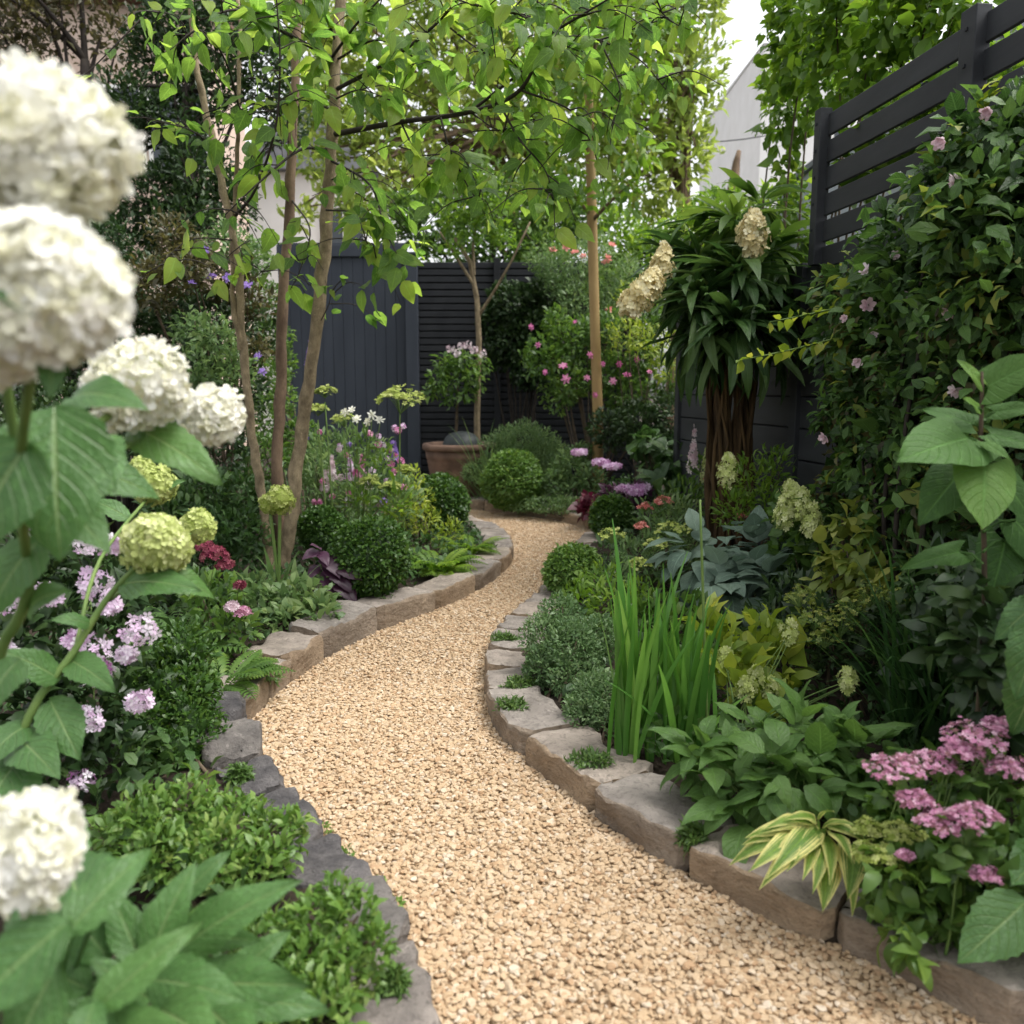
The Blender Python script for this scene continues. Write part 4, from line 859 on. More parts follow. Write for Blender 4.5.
# two toothed leaves leaning in from the right
b = at(1045, 960, 1.75); b[2] = BED
t = thing('toothed_leaf_plant', 'plant at the lower right corner with one large toothed leaf over the stones', 'plant', b)
for i, (a, e, r) in enumerate([((1028, 900, 1.6), (958, 963, 1.55), .5), ((1045, 850, 1.7), (1012, 885, 1.6), .2), ((1050, 890, 1.65), (1070, 980, 1.5), .4), ((1040, 840, 1.75), (1040, 780, 1.7), .6), ((1045, 870, 1.65), (1000, 925, 1.75), .1)]):
    mb = MB(); leaf_at(mb, BIGV[:2], at(*a), at(*e), 1440 + i, 1.05, (-.3, -.6, 0), r); mb.tube([b + [0, 0, .1], (b + at(*a)) / 2 + [0, 0, .08], at(*a)], .005, 5); mb.build('leaf', M['bigleaf'], t)
b = at(1050, 760, 2.0); b[2] = BED
t = thing('ribbed_leaf_plant', 'plant with ribbed mid green leaves hanging in at the right edge above the pink flowers', 'plant', b)
for i, (a, e, r) in enumerate([((1042, 620, 1.8), (1016, 700, 1.78), .2), ((1040, 600, 1.85), (995, 640, 1.85), .1), ((1045, 660, 1.8), (1012, 735, 1.85), .1), ((1030, 590, 1.9), (1040, 560, 1.8), .5)]):
    mb = MB(); leaf_at(mb, BIGV, at(*a), at(*e), 1450 + i, 1.0, (-.6, -.9, 0), r); mb.tube([b, (b + at(*a)) / 2, at(*a)], .006, 5); mb.build('leaf', M['bigleaf'], t)

# ================================================================== RIGHT BED, front to back
# pink flat-headed plant
b = G(935, 935, BED); t = thing('pink_flat_flower', 'bushy plant with flat pink flower plates beside the striped hosta', 'flower', b)
foliage(t, [(900, 850, 1.85, 40), (940, 840, 1.85, 48), (990, 850, 1.8, 50), (920, 900, 1.75, 44), (970, 900, 1.75, 50), (890, 890, 1.8, 30), (1010, 800, 1.9, 40), (950, 800, 1.95, 40), (900, 930, 1.68, 22), (1010, 910, 1.75, 40), (900, 810, 1.9, 34), (945, 850, 1.72, 34), (985, 860, 1.7, 34), (890, 870, 1.72, 26), (960, 795, 1.85, 30), (1010, 840, 1.75, 30), (915, 950, 1.62, 14)], M['mid'], MIDV, .046, .9, 1500, up=.2, fill=.3)
stems(t, b, [(900, 790, 1.85, 10), (950, 770, 1.85, 12), (985, 745, 1.85, 12), (960, 830, 1.7, 12), (1000, 790, 1.8, 10)], M['stem'], .004, 1510, 4)
def plate(parent, px, py, Y, rpx, mat, seed, n=240, fs=.0072, flat=.34, name='flower_plate'):
    rg = RG(seed); c = at(px, py, Y); R_ = rpx * Y / F; q = np.sqrt(rg.random(n)); a = rg.uniform(0, 6.28, n); P = c + np.stack([np.cos(a) * q * R_, np.sin(a) * q * R_ * .8, R_ * flat * (1 - q ** 2) + rg.normal(0, R_ * .07, n) + .12 * R_ * np.sin(3 * a + seed)], 1)
    Nn = nrm(np.stack([np.cos(a) * q * .5, np.sin(a) * q * .5, 1 + 0 * a], 1) + rg.normal(0, .3, (n, 3))); v = rdir(rg, n); Yd = v - (v * Nn).sum(1)[:, None] * Nn
    mb = MB(); mb.inst(FL5, P, Yd, Nn, fs * rg.uniform(.7, 1.2, n), rg.random(n), 0)
    k = 26; i = rg.integers(0, n, k)
    for j in i: mb.tube([c - [0, 0, R_ * .55], (c + P[j]) / 2 - [0, 0, R_ * .2], P[j]], .0016, 4, .5, 1, False)
    return mb.build(name, (mat, M['stem']), parent)
for i, q in enumerate([(895, 770, 1.8, 32), (935, 764, 1.85, 28), (975, 738, 1.85, 34), (1012, 770, 1.8, 26), (940, 822, 1.7, 26), (975, 816, 1.68, 28), (915, 800, 1.75, 20), (1000, 726, 1.9, 18), (985, 875, 1.65, 17), (962, 752, 1.83, 22), (905, 855, 1.7, 8)]): plate(t, *q, M['mauve'], 1520 + i)
for i, q in enumerate([(878, 855, 1.75, 26), (905, 835, 1.78, 24), (870, 830, 1.85, 20)]): plate(t, *q, M['umbel'], 1540 + i, 120, .009)
# striped hosta
b = at(822, 870, 1.95); b[2] = BED; t = thing('striped_hosta', 'hosta with cream edged striped leaves hanging over the right hand stones', 'hosta', b)
HO = [((800, 838), (738, 858)), ((800, 835), (742, 845)), ((805, 842), (748, 872)), ((810, 830), (765, 832)), ((815, 828), (782, 820)), ((812, 845), (803, 880)), ((820, 845), (812, 895)), ((825, 842), (830, 885)), ((822, 860), (822, 912)), ((830, 832), (858, 828)), ((812, 838), (775, 868)), ((818, 826), (835, 812)), ((828, 840), (852, 866)), ((808, 832), (755, 835)), ((835, 850), (853, 905)), ((815, 840), (795, 862)), ((825, 832), (868, 845)), ((803, 833), (745, 838)), ((806, 836), (750, 852)), ((812, 832), (790, 822)), ((818, 836), (786, 872)), ((822, 834), (850, 822)), ((808, 840), (768, 878)), ((850, 850), (847, 900)), ((800, 830), (770, 826))]
for i, (a, e) in enumerate(HO):
    mb = MB(); A = at(*a, 1.92); E = at(*e, 1.78 if e[1] > 860 else 1.86); m_ = (A + E) / 2
    leaf_at(mb, HOSV[:2] if i % 2 else HOSV[1:], A + [0, 0, .015], E, 1560 + i, .44 if i not in (8, 23) else .8, (0, -.3, .2), (i * 37 % 10) / 10); mb.tube([b + [0, 0, .02], (b + A) / 2 + [0, 0, .03], A + [0, 0, .012]], .003, 5); mb.build('leaf', M['varieg'], t)
# broad leafy clump
b = at(780, 800, 2.3); b[2] = BED; t = thing('broad_leaved_clump', 'lush clump of broad mid green leaves between the iris and the striped hosta', 'plant', b)
foliage(t, [(720, 770, 2.32, 34), (760, 755, 2.37, 40), (800, 750, 2.37, 42), (840, 750, 2.32, 40), (740, 800, 2.22, 34), (790, 795, 2.17, 40), (835, 790, 2.17, 38), (870, 760, 2.27, 34), (700, 755, 2.37, 24), (780, 770, 2.12, 34)], M['midv'], MIDV, .10, 1.0, 1600, up=.1, fill=.5, nup=1.6, r0=.35, out=.85, jit=.5)
stems(t, b, [(720, 770, 2.3, 20), (790, 780, 2.2, 30), (840, 780, 2.2, 30)], M['stem'], .004, 1610, 5)
# lime strap-leaved flowers
b = G(735, 745, BED); t = thing('lime_flowering_plant', 'yellow lime leaved plant with pale flower clusters right of the iris', 'plant', b)
foliage(t, [(725, 650, 3.1, 24), (760, 640, 3.15, 28), (740, 680, 3.0, 26), (780, 670, 3.1, 26), (710, 630, 3.2, 18), (790, 640, 3.2, 22), (760, 700, 2.95, 24)], M['lime'], [L2, L2W], .085, .8, 1620, up=.6, out=.5, jit=.6, fill=.2)
for i, q in enumerate([(745, 690, 2.85), (757, 678, 2.9), (848, 680, 2.7), (725, 660, 3), (790, 632, 3.05), (770, 690, 2.9)]): panicle(t, *q, 26, 24, M['limepet'], 1630 + i, FL5, .012, 90)
stems(t, b, [(745, 690, 2.85, 5), (848, 682, 2.7, 5), (790, 635, 3.05, 5), (725, 660, 3, 5)], M['stem'], .004, 1640, 3)
# dark grass
t = thing('dark_grass_clump', 'arching dark green grass clump in the shade at right', 'grass', G(925, 745, BED)); mb = MB()
blades(mb, np.array(t.location), 170, .62, .012, 1650, .06, .35, 1.1); blades(mb, np.array(t.location) + [.12, .1, 0], 90, .5, .011, 1651, .05, .35, .9); mb.build('blade', M['grass'], t)
# iris
t = thing('iris_clump', 'tall upright clump of sword shaped bright green iris blades', 'iris', G(665, 770, BED)); mb = MB()
blades(mb, at(629, 756, 2.72) * [1, 1, 0] + [0, 0, BED], 40, .60, .023, 1660, .035, .11, .3, r0=.1); mb.build('blade', M['iris'], t); mb = MB()
blades(mb, at(678, 756, 2.72) * [1, 1, 0] + [0, 0, BED], 30, .52, .022, 1661, .035, .15, .4); blades(mb, at(656, 756, 2.76) * [1, 1, 0] + [0, 0, BED], 9, .58, .02, 1663, .05, .06, .1); mb.build('blade', M['iris'], t)
mb = MB(); blades(mb, at(700, 756, 2.7) * [1, 1, 0] + [0, 0, BED], 8, .45, .02, 1662, .03, .3, .4); mb.build('blade', M['iris'], t)
for i, (x, y0, y1) in enumerate([(700, 755, 500)]): cyl(t, at(x + 8, y0, 2.68), at(x, y1, 2.66), .006, M['stem'], 'flower_stem')
# silvery mounds, thyme, balls
bush('silvery_mound', 'silvery green small leaved mound at the outer bend of the right edge', 'shrub', (560, 700), [(548, 638, 3.5, 30), (575, 650, 3.4, 36), (545, 668, 3.4, 26), (575, 682, 3.3, 32), (560, 615, 3.6, 22), (595, 640, 3.5, 26)], M['silver'], L2, .018, 1.15, 1700)
bush('thyme_mound', 'lower grey green mound at the foot of the iris', 'shrub', (598, 742), [(598, 700, 3.05, 32), (585, 715, 3.0, 26), (612, 722, 2.95, 24)], M['silver'], L2, .016, 1.15, 1710)
def ballbush(label, px, py, Y, rpx, seed, mat='box'):
    c = at(px, py, Y); r = rpx * Y / F; t = thing('box_ball', label, 'topiary', (c[0], c[1], BED), 'clipped box balls')
    mb = MB(); puff(mb, L2W, c, r, 36 * 2.0 * (r / .024) ** 2 if r > .2 else 5000, .024 if Y < 7 else .03, seed, .84, .1, .11, sj=.25); puff(mb, L2, c, r * 1.03, 120, .026, seed + 1, .9, .5, .1); mb.build('foliage', M[mat], t)
    mb = MB(); mb.ball(c, r * .86, 24, 14, .06, seed, .05); mb.build('inner_growth', M['box'], t)
    mb = MB(); mb.tube([[c[0], c[1], BED - .03], c], .025, 7); mb.build('stem', M['twig'], t); return t
ballbush('round clipped box ball beside the path, biggest of the left bed', 371, 556, 4.85, 42, 1720)
ballbush('shaded box ball tucked behind the biggest ball near the tree stems', 322, 530, 5.6, 23, 1721)
ballbush('box ball at the back of the left bed, near the far bend', 441, 505, 7.4, 31, 1722)
ballbush('clipped box ball standing behind the far stone edge', 513, 482, 8.75, 32, 1723, 'boxlight')
ballbush('loose yellow green box ball on the right of the path', 574, 574, 5.0, 30, 1724, 'boxlight')
ballbush('small dark box ball behind the yellow green one, below the maroon leaves', 612, 517, 7.0, 22, 1725)
# lime and pink perennials between
t = bush('coral_flower_clump', 'pale green clump with lime umbels and coral red flower bits behind the iris tops', 'flower', (650, 590), [(640, 560, 4.9, 26), (665, 540, 5, 26), (690, 550, 5, 22), (620, 580, 4.7, 24), (650, 520, 5.4, 20), (680, 515, 5.5, 20), (620, 545, 5.2, 16)], M['soft'], L2N, .05, .8, 1730, fill=.2, lump=.5)
for i, q in enumerate([(612, 536, 4.6, 14), (668, 530, 4.7, 14), (655, 545, 4.6, 12), (690, 530, 4.8, 13), (640, 565, 4.5, 12), (680, 560, 4.6, 10)]): plate(t, *q, M['umbel'], 1740 + i, 60, .014, .5)
for i, q in enumerate([(663, 503, 5.2, 10), (645, 508, 5.2, 7), (641, 527, 4.8, 7), (742, 517, 5, 6), (712, 480, 5.8, 8)]): plate(t, *q, M['coral'], 1750 + i, 40, .016, .6)
bush('yellow_green_perennial', 'yellow green ferny perennial in front of the loose box ball', 'plant', (590, 625), [(580, 600, 4.3, 22), (610, 605, 4.2, 24), (600, 580, 4.5, 20), (640, 600, 4.2, 22)], M['bright'], L2N, .05, .9, 1760, fill=.2)
b = G(745, 610, BED); t = thing('blue_hosta', 'blue grey hosta with broad puckered leaves in mid right bed', 'hosta', b)
foliage(t, [(700, 560, 4.2, 30), (735, 550, 4.3, 34), (765, 560, 4.3, 32), (720, 585, 4.0, 30), (755, 590, 4.0, 34), (785, 575, 4.2, 24)], M['blue'], HOSW, .15, .75, 1770, name='leaves', up=-.1, out=.9, jit=.4, fill=.6, nup=2.0)
bush('ferny_perennial', 'fresh ferny green perennial below the fibrous trunk', 'fern', (765, 560, 4.9), [(750, 480, 4.9, 26), (775, 465, 4.9, 20), (735, 510, 4.8, 22), (770, 505, 4.8, 24)], M['bright'], L2N, .05, .7, 1780, fill=.2, up=.7)
t = bush('lime_hydrangea', 'lime green flowered shrub at the left foot of the big climber', 'hydrangea', (800, 590, 4.2), [(795, 520, 4.2, 26), (815, 545, 4.1, 26), (790, 555, 4.1, 22), (830, 520, 4.2, 20)], M['mid'], L2W, .06, .9, 1790)
for i, q in enumerate([(790, 497, 4.0), (802, 505, 3.95), (728, 470, 4.6), (785, 512, 4), (812, 520, 3.9)]): panicle(t, *q, 34, 26, M['limepet'], 1795 + i, FL5, .016, 130)
bush('golden_leaf_shrub', 'golden lime broad leaved shrub under the climber on the right', 'shrub', (850, 640, 3.6), [(845, 545, 3.6, 28), (860, 565, 3.5, 28), (830, 575, 3.6, 22), (850, 520, 3.7, 18), (875, 590, 3.4, 20), (830, 600, 3.5, 20)], M['gold'], MIDV, .085, .7, 1800, fill=.35)
t = bush('berry_spray_plant', 'sprays of tiny yellowish buds over dark stems in the right hand shade', 'plant', (850, 690, 3.1), [(820, 620, 3.2, 24), (855, 625, 3.1, 24), (890, 610, 3.1, 22), (830, 650, 3.1, 22)], M['dark'], L2, .045, .8, 1810)
for i, q in enumerate([(870, 598, 3.0, 18), (895, 600, 2.95, 16), (815, 622, 3.05, 18), (840, 628, 3, 20), (800, 600, 3.2, 16), (850, 610, 3.0, 16), (825, 640, 3, 16)]): plate(t, *q, M['gold'], 1820 + i, 60, .010, .8)
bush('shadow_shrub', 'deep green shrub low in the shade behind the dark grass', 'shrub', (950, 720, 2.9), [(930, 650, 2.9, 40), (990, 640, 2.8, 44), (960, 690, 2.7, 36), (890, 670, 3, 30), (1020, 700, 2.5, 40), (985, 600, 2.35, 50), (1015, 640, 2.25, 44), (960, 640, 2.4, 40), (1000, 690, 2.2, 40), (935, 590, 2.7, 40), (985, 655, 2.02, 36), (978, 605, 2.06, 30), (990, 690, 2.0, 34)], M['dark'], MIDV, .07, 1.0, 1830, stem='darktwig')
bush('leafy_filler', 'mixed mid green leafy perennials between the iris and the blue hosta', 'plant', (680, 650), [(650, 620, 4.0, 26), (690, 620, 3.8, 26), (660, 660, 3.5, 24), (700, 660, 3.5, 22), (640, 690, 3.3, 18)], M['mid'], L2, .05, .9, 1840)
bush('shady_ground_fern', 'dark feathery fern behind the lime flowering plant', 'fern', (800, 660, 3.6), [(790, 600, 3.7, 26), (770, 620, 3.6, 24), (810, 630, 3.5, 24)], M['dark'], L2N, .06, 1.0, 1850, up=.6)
t = bush('foxglove_clump', 'upright pale flowered stems in front of the fibrous trunk, left side', 'flower', (690, 560, 6), [(690, 500, 6, 22), (705, 470, 6.2, 18), (670, 510, 6, 18), (715, 520, 5.8, 18)], M['mid'], L2N, .06, .8, 1860, fill=.2, up=.7)
for i, (x, y0, y1) in enumerate([(692, 470, 425), (705, 480, 440)]): spike(t, at(x, y0, 6), at(x + 3, y1, 6), FL5, .022, 40, M['limepet' if i % 2 else 'palepink'], 1870 + i, .03)
def tuft(label, px, py, Y, rpx, seed, flat=.35):
    c = G(px, py, .10); t = thing('creeping_thyme', label, 'thyme', c, 'thyme tufts on the edging stones'); mb = MB(); r = rpx * c[1] / F
    puff(mb, L2N, c + [0, 0, .0], np.array([r, r * .8, max(.03, r * flat)]), 700, .022, seed, .3, .2, .5, zmin=.04); mb.build('foliage', M['moss'], t)
for i, (l, x, y, r) in enumerate([('grassy thyme tuft spilling over the stone beside the iris', 590, 762, 22), ('small moss tuft trailing down the joint in front of the broad leaved clump', 693, 838, 13), ('line of thyme across the top of the right bend', 520, 686, 17),
    ('short thyme line nearer the point of the right bend', 512, 708, 16), ('thyme patch at the far side of the right bend', 505, 640, 15), ('thyme tuft in front of the biggest box ball', 385, 603, 18), ('dark thyme tuft left of the biggest box ball', 350, 614, 12),
    ('moss tuft under the fern fronds on the left stones', 262, 676, 20), ('bright moss cushion on the dark mossy boulder', 240, 776, 14), ('moss tuft in the bottom left stone joint', 395, 985, 14), ('moss patch on the tip of the left bed', 488, 548, 10)]): tuft(l, x, y, 0, r, 1880 + i)
for i, (l, x, y) in enumerate([('tiny green weed sprig growing out of the gravel beside the upper bright bush', 325, 832), ('tiny weed sprig in the gravel halfway down the left edge', 347, 858), ('small clover like weed in the gravel near the trailing bush', 375, 888), ('lone small weed beside the trailing bush, nearest the camera', 392, 908)]):
    c = G(x, y, .02); t = thing('weed_sprig', l, 'weed', c, 'weed sprigs in the gravel'); mb = MB(); puff(mb, L2W, c + [0, 0, .012], (.028, .022, .018), 34, .016, 1900 + i, .1, .4, .4, zmin=.005); mb.build('foliage', M['boxlight'], t)

# ================================================================== LEFT BED
bush('box_bush', 'unclipped bushy dark green box beside the left bend of the path', 'shrub', (170, 768), [(168, 690, 2.8, 46), (185, 720, 2.75, 42), (150, 735, 2.7, 44), (180, 655, 2.9, 34), (140, 690, 2.8, 34), (195, 690, 2.8, 28), (175, 755, 2.65, 38)], M['box'], L2, .024, 1.3, 2000, core=M['box'], lump=.4)
bush('bright_low_bush', 'bright green small leaved bush spreading below the dark boulders', 'shrub', (200, 895), [(140, 825, 1.98, 36), (185, 815, 2.03, 40), (230, 825, 2.03, 40), (270, 840, 1.98, 34), (160, 855, 1.88, 38), (215, 860, 1.88, 44), (262, 868, 1.88, 32), (115, 835, 2.03, 26), (295, 825, 1.98, 14)], M['boxlight'], L2, .026, 1.15, 2010, lump=.4)
bush('trailing_low_bush', 'bright small leaved bush trailing over the stones at the bottom, left of the path', 'shrub', (320, 1000), [(310, 935, 1.58, 42), (350, 925, 1.58, 36), (375, 945, 1.50, 24), (300, 975, 1.50, 46), (345, 975, 1.48, 38), (280, 1010, 1.40, 46), (325, 1010, 1.40, 40), (335, 895, 1.63, 20), (265, 950, 1.58, 40)], M['boxlight'], L2, .024, 1.15, 2020, lump=.4)
# phlox
b = G(70, 790, BED); t = thing('phlox_clump', 'dark leaved plant with white and mauve flower clusters at the left edge', 'flower', b)
foliage(t, [(30, 580, 2.6, 46), (85, 570, 2.7, 40), (50, 640, 2.5, 50), (110, 640, 2.6, 38), (30, 700, 2.4, 46), (85, 710, 2.45, 46), (50, 760, 2.3, 44), (115, 760, 2.4, 36), (10, 540, 2.6, 40), (130, 600, 2.7, 26), (10, 640, 2.4, 40)], M['dark'], L2, .05, 1.1, 2030)
stems(t, b, [(30, 580, 2.6, 30), (100, 590, 2.6, 30), (50, 660, 2.5, 30)], M['stem'], .004, 2031, 4)
for i, q in enumerate([(20, 515, 14), (15, 560, 16), (45, 595, 15), (12, 600, 16), (90, 540, 15), (95, 583, 17), (112, 545, 10), (140, 630, 17), (92, 650, 18), (95, 672, 16), (138, 702, 12), (88, 718, 14), (75, 640, 10), (35, 520, 10), (110, 605, 10), (82, 780, 12), (0, 650, 14), (125, 655, 9)]): head(t, at(q[0], q[1], 2.25), q[2] * 2.25 / F, FL5, .0155, 36, M['phlox'], 2040 + i, core=0, squash=(1.15, 1, .9), jit=.75, r0=(.0 if i % 3 == 0 else .35))
# fern fronds and geranium
def frond(mb, a, dirv, L_, w, seed, droop=.6):
    rg = RG(seed); n = 16; hd = nrm(np.array([dirv[0], dirv[1], 0.0])); el = dirv[2]; t_ = np.linspace(0, 1, n); ang = el - droop * t_ * 1.6
    P = np.asarray(a) + np.cumsum(np.stack([np.cos(ang), np.cos(ang), np.sin(ang)], 1) * np.append(hd[:2], 1) * (L_ / n), 0)
    sd = np.array([-hd[1], hd[0], 0]); tg = nrm(np.gradient(P, axis=0)); Nn = np.cross(sd, tg) * -1; Nn = np.where(Nn[:, 2:3] < 0, -Nn, Nn)
    ln = w * np.sin(math.pi * np.clip(t_ * .88 + .1, 0, 1)); rr = rg.random()
    for s_ in (-1, 1): mb.inst(L2N, P, sd * s_ + tg * .55, Nn, ln, np.clip(rr + rg.normal(0, .1, n), 0, 1), 0, 1.25)
    mb.tube(P, .002, 4, rr, 0, False)
def fern(name, label, px, py, n, L_, w, mat, seed, el=(.5, 1.1), stem=None):
    b = G(px, py, BED); t = thing(name, label, 'fern', b); rg = RG(seed); mb = MB()
    for i in range(n):
        a = i * 2.4 + rg.normal(0, .3); frond(mb, b + np.array([math.cos(a), math.sin(a), 0]) * .03, (math.cos(a), math.sin(a), rg.uniform(*el)), L_ * rg.uniform(.65, 1.1), w, seed + i, rg.uniform(.5, .9))
    mb.build('frond', M[mat], t); return t
fern('fern', 'feathery green fern fronds over the left stones beside the box bush', 222, 690, 24, .30, .07, 'mid', 2100)
fern('fern', 'fern with bright fronds behind the unclipped box bush', 175, 660, 24, .36, .08, 'midv', 2140)
fern('fern', 'bright green fern to the right of the biggest box ball', 438, 575, 30, .32, .07, 'bright', 2180)
fern('fern', 'light green fern at the far tip of the left bed', 470, 555, 24, .28, .06, 'bright', 2220)
fern('fern', 'dark fern at the foot of the slender left stem', 205, 610, 26, .5, .10, 'deep', 2260)
b_ = bush('red_sedum', 'plant with dusky red flower heads beside the fern on the left', 'flower', (225, 640, 3.9), [(215, 600, 3.9, 26), (235, 630, 3.8, 24), (200, 590, 4, 22)], M['mid'], L2, .055, .8, 2300)
for i, (x, y, r, m_) in enumerate([(215, 556, 15, 'red'), (205, 548, 10, 'red'), (240, 586, 6, 'red'), (243, 613, 9, 'mauve'), (232, 608, 8, 'palepink'), (225, 566, 9, 'red')]): head(b_, at(x, y, 3.7), r * 3.7 / F, FL5, .013, int(40 + 5 * r), M[m_], 2305 + i, core=0, dome=-.1, squash=(1, 1, .75), jit=.6)
stems(b_, G(225, 640, BED), [(215, 558, 3.7, 4), (240, 588, 3.7, 3), (240, 612, 3.7, 3)], M['stem'], .004, 2312, 2)
t = bush('geranium_clump', 'low clump of cut blue green leaves in front of the multi stem tree', 'plant', (290, 625), [(270, 605, 4.4, 26), (300, 600, 4.4, 28), (320, 615, 4.3, 22), (285, 622, 4.2, 24), (255, 590, 4.5, 20)], M['soft'], L2, .06, 1.1, 2320, squash=(1, 1, .7))
b = G(338, 600, BED); t = thing('purple_plant', 'plant with drooping dusky purple leaves left of the biggest box ball', 'plant', b)
for i, (a, e) in enumerate([((325, 562), (352, 592)), ((322, 555), (340, 578)), ((320, 552), (328, 566)), ((318, 550), (302, 560)), ((330, 572), (357, 606)), ((318, 565), (308, 580)), ((325, 570), (335, 600)), ((320, 548), (310, 545)), ((330, 560), (362, 580))]):
    mb = MB(); leaf_at(mb, BIGV[:3], at(*a, 4.72), at(*e, 4.62), 2330 + i, .9, (0, -.3, 0), (i % 4) / 4); mb.tube([b, (b + at(*a, 4.72)) / 2, at(*a, 4.72)], .003, 4); mb.build('leaf', M['purple'], t)
# seed-head alliums
t = thing('lime_allium', 'pair of lime green round flower heads on stout stalks before the tree stems', 'flower', at(278, 600, 4.6)); t.location.z = BED; b = np.array(t.location)
for i, (x, y, r) in enumerate([(280, 500, 15), (270, 503, 11)]): cyl(t, b + [.02 * i, 0, 0], at(x, y + 6, 4.5), .010, M['stem'], 'stalk', 0, 6, 7, .009); head(t, at(x, y, 4.5), r * 4.5 / F, FL5, .016, 170, M['umbel'], 2340 + i, core=.88)
mb = MB(); blades(mb, b, 12, .34, .045, 2345, .04, .4, .7); mb.build('leaf', M['soft'], t)
# tall lime umbels, white lilies, mixed flowers in front of the gate
t = bush('mixed_perennials', 'hazy drift of tall green perennials before the gate, dotted pink and mauve', 'flower', (340, 530, 6.6), [(335, 465, 6.6, 26), (365, 480, 6.6, 26), (320, 490, 6.4, 24), (350, 500, 6.3, 24), (390, 490, 6.7, 24), (320, 450, 6.8, 18), (400, 500, 6.5, 22), (345, 440, 6.7, 18), (375, 455, 6.7, 18), (310, 470, 6.3, 20)], M['soft'], L2N, .06, .75, 2350, fill=.1, lump=.5, up=.8)
rg = RG(2360)
for i in range(40):
    x, y = rg.uniform(305, 410), rg.uniform(425, 505); mt = ['phlox', 'palepink', 'pink', 'violet'][rg.integers(0, 4)]
    head(t, at(x, y, 6.2), rg.uniform(.012, .026), FL5, .016, 9, M[mt], 2370 + i, core=0)
for i, (x, y0, y1, m_) in enumerate([(332, 480, 455, 'palepink'), (325, 490, 470, 'palepink'), (350, 480, 455, 'phlox'), (362, 475, 455, 'mauve'), (310, 365, 340, 'violet'), (395, 460, 445, 'violet')]): spike(t, at(x, y0, 6.3), at(x, y1, 6.3), FL5, .02, 36, M[m_], 2410 + i, .03)
t = thing('lime_umbel_plant', 'tall stems carrying flat lime green umbels in front of the blue grey gate', 'flower', at(390, 540, 6)); t.location.z = BED; b = np.array(t.location)
for i, q in enumerate([(400, 400, 5.9, 25), (325, 392, 6.0, 11), (344, 420, 6.1, 13), (318, 410, 6.2, 11), (405, 470, 6, 9), (370, 482, 5.9, 12), (390, 486, 5.9, 10)]):
    plate(t, *q, M['umbel'], 2420 + i, 190 if q[3] > 20 else 70, .020, .4, 'umbel'); cyl(t, b + [(q[0] - 390) * .006, 0, 0], at(q[0], q[1] + 10, q[2]), .008, M['stem'], 'stem', 0, 8, 6)
foliage(t, [(395, 500, 5.9, 18), (360, 500, 6, 16), (385, 460, 6, 12)], M['bright'], L2N, .07, .6, 2430, fill=.1, up=.8)
t = thing('white_lily', 'white lily flowers on slender stems before the gate, left of the big lime umbel', 'flower', at(360, 540, 6.3)); t.location.z = BED; b = np.array(t.location)
for i, (x, y) in enumerate([(352, 410), (357, 419), (372, 415), (345, 412), (380, 420), (368, 422)]): scatter_flowers(t, [(x, y, 5.95)], FL6, .04, M['white'], 2440 + i); cyl(t, b, at(x, y + 3, 6.0), .005, M['stem'])
foliage(t, [(360, 460, 6.1, 14), (365, 440, 6.1, 10)], M['mid'], L2N, .08, .6, 2450, fill=.1, up=.6)
bush('sunlit_perennial', 'bright lime perennial around the far left box ball', 'plant', (420, 520, 6.8), [(415, 500, 6.9, 18), (400, 515, 6.6, 18), (425, 520, 6.6, 16), (450, 535, 6.4, 16), (410, 480, 7.2, 14)], M['lime'], L2N, .05, .8, 2460, fill=.2)

# ================================================================== LEFT: the multi stem tree
b = at(284, 562, 5.45); b[2] = BED
t = thing('multi_stem_tree', 'multi stemmed tree with slim pale trunks and large drooping green leaves', 'tree', b)
ST = [[(270, 560, 5.35), (262, 500, 5.3), (250, 420, 5.25), (242, 330, 5.2), (234, 240, 5.1), (215, 150, 5.1), (195, 60, 5.1), (190, -40, 5.1)],
      [(282, 560, 5.5), (277, 480, 5.5), (280, 390, 5.5), (284, 290, 5.45), (291, 180, 5.4), (295, 80, 5.4), (300, -40, 5.4)],
      [(284, 562, 5.4), (292, 510, 5.35), (302, 430, 5.3), (316, 330, 5.2), (327, 220, 5.15), (333, 120, 5.1), (336, 50, 5.1), (345, -60, 5.1)],
      [(240, 350, 5.2), (232, 280, 5.15), (236, 200, 5.1), (238, 120, 5.0), (240, 0, 5.0)]]
SR = [(.030, .015), (.038, .022), (.043, .026), (.016, .009)]
SP = []
for p_, (r0, r1) in zip(ST, SR):
    P = spline([at(*q) for q in p_], 6)
    if p_[0][1] > 500: P[0, 2] = BED - .03
    rg = RG(int(r0 * 1e4)); R_ = np.linspace(r0, r1, len(P)) * (1 + .16 * np.abs(np.sin(np.arange(len(P)) * 1.9)) * (rg.random(len(P)) > .5)); P = P + rg.normal(0, .005, P.shape) * (np.arange(len(P)) > 0)[:, None]
    mb = MB(); mb.tube(P, R_, 12); mb.build('stem', M['bark'] if r0 != .038 else M['barkdark'], t); SP.append(P)
twig = MB(); lv = MB(); rg = RG(2500)
def twig_leaves(P, n, size, droop=.5, r=(0, 1)):
    k = rg.integers(len(P) // 4, len(P), n); c = P[k] + rg.normal(0, .02, (n, 3)); tg = nrm(np.gradient(P, axis=0))[k]
    Y = tg * .5 + rdir(rg, n) * .65 + [0, 0, -droop]; Nn = rdir(rg, n) * .6 + [0, -.25, .8]; w = rg.integers(0, len(TLV), n); s_ = size * .98 * rg.uniform(.45, 1.15, n); rr = rg.uniform(*r, n)
    for j in range(len(TLV)):
        m_ = w == j
        if m_.any(): lv.inst(TLV[j], c[m_], Y[m_], Nn[m_], s_[m_], rr[m_])
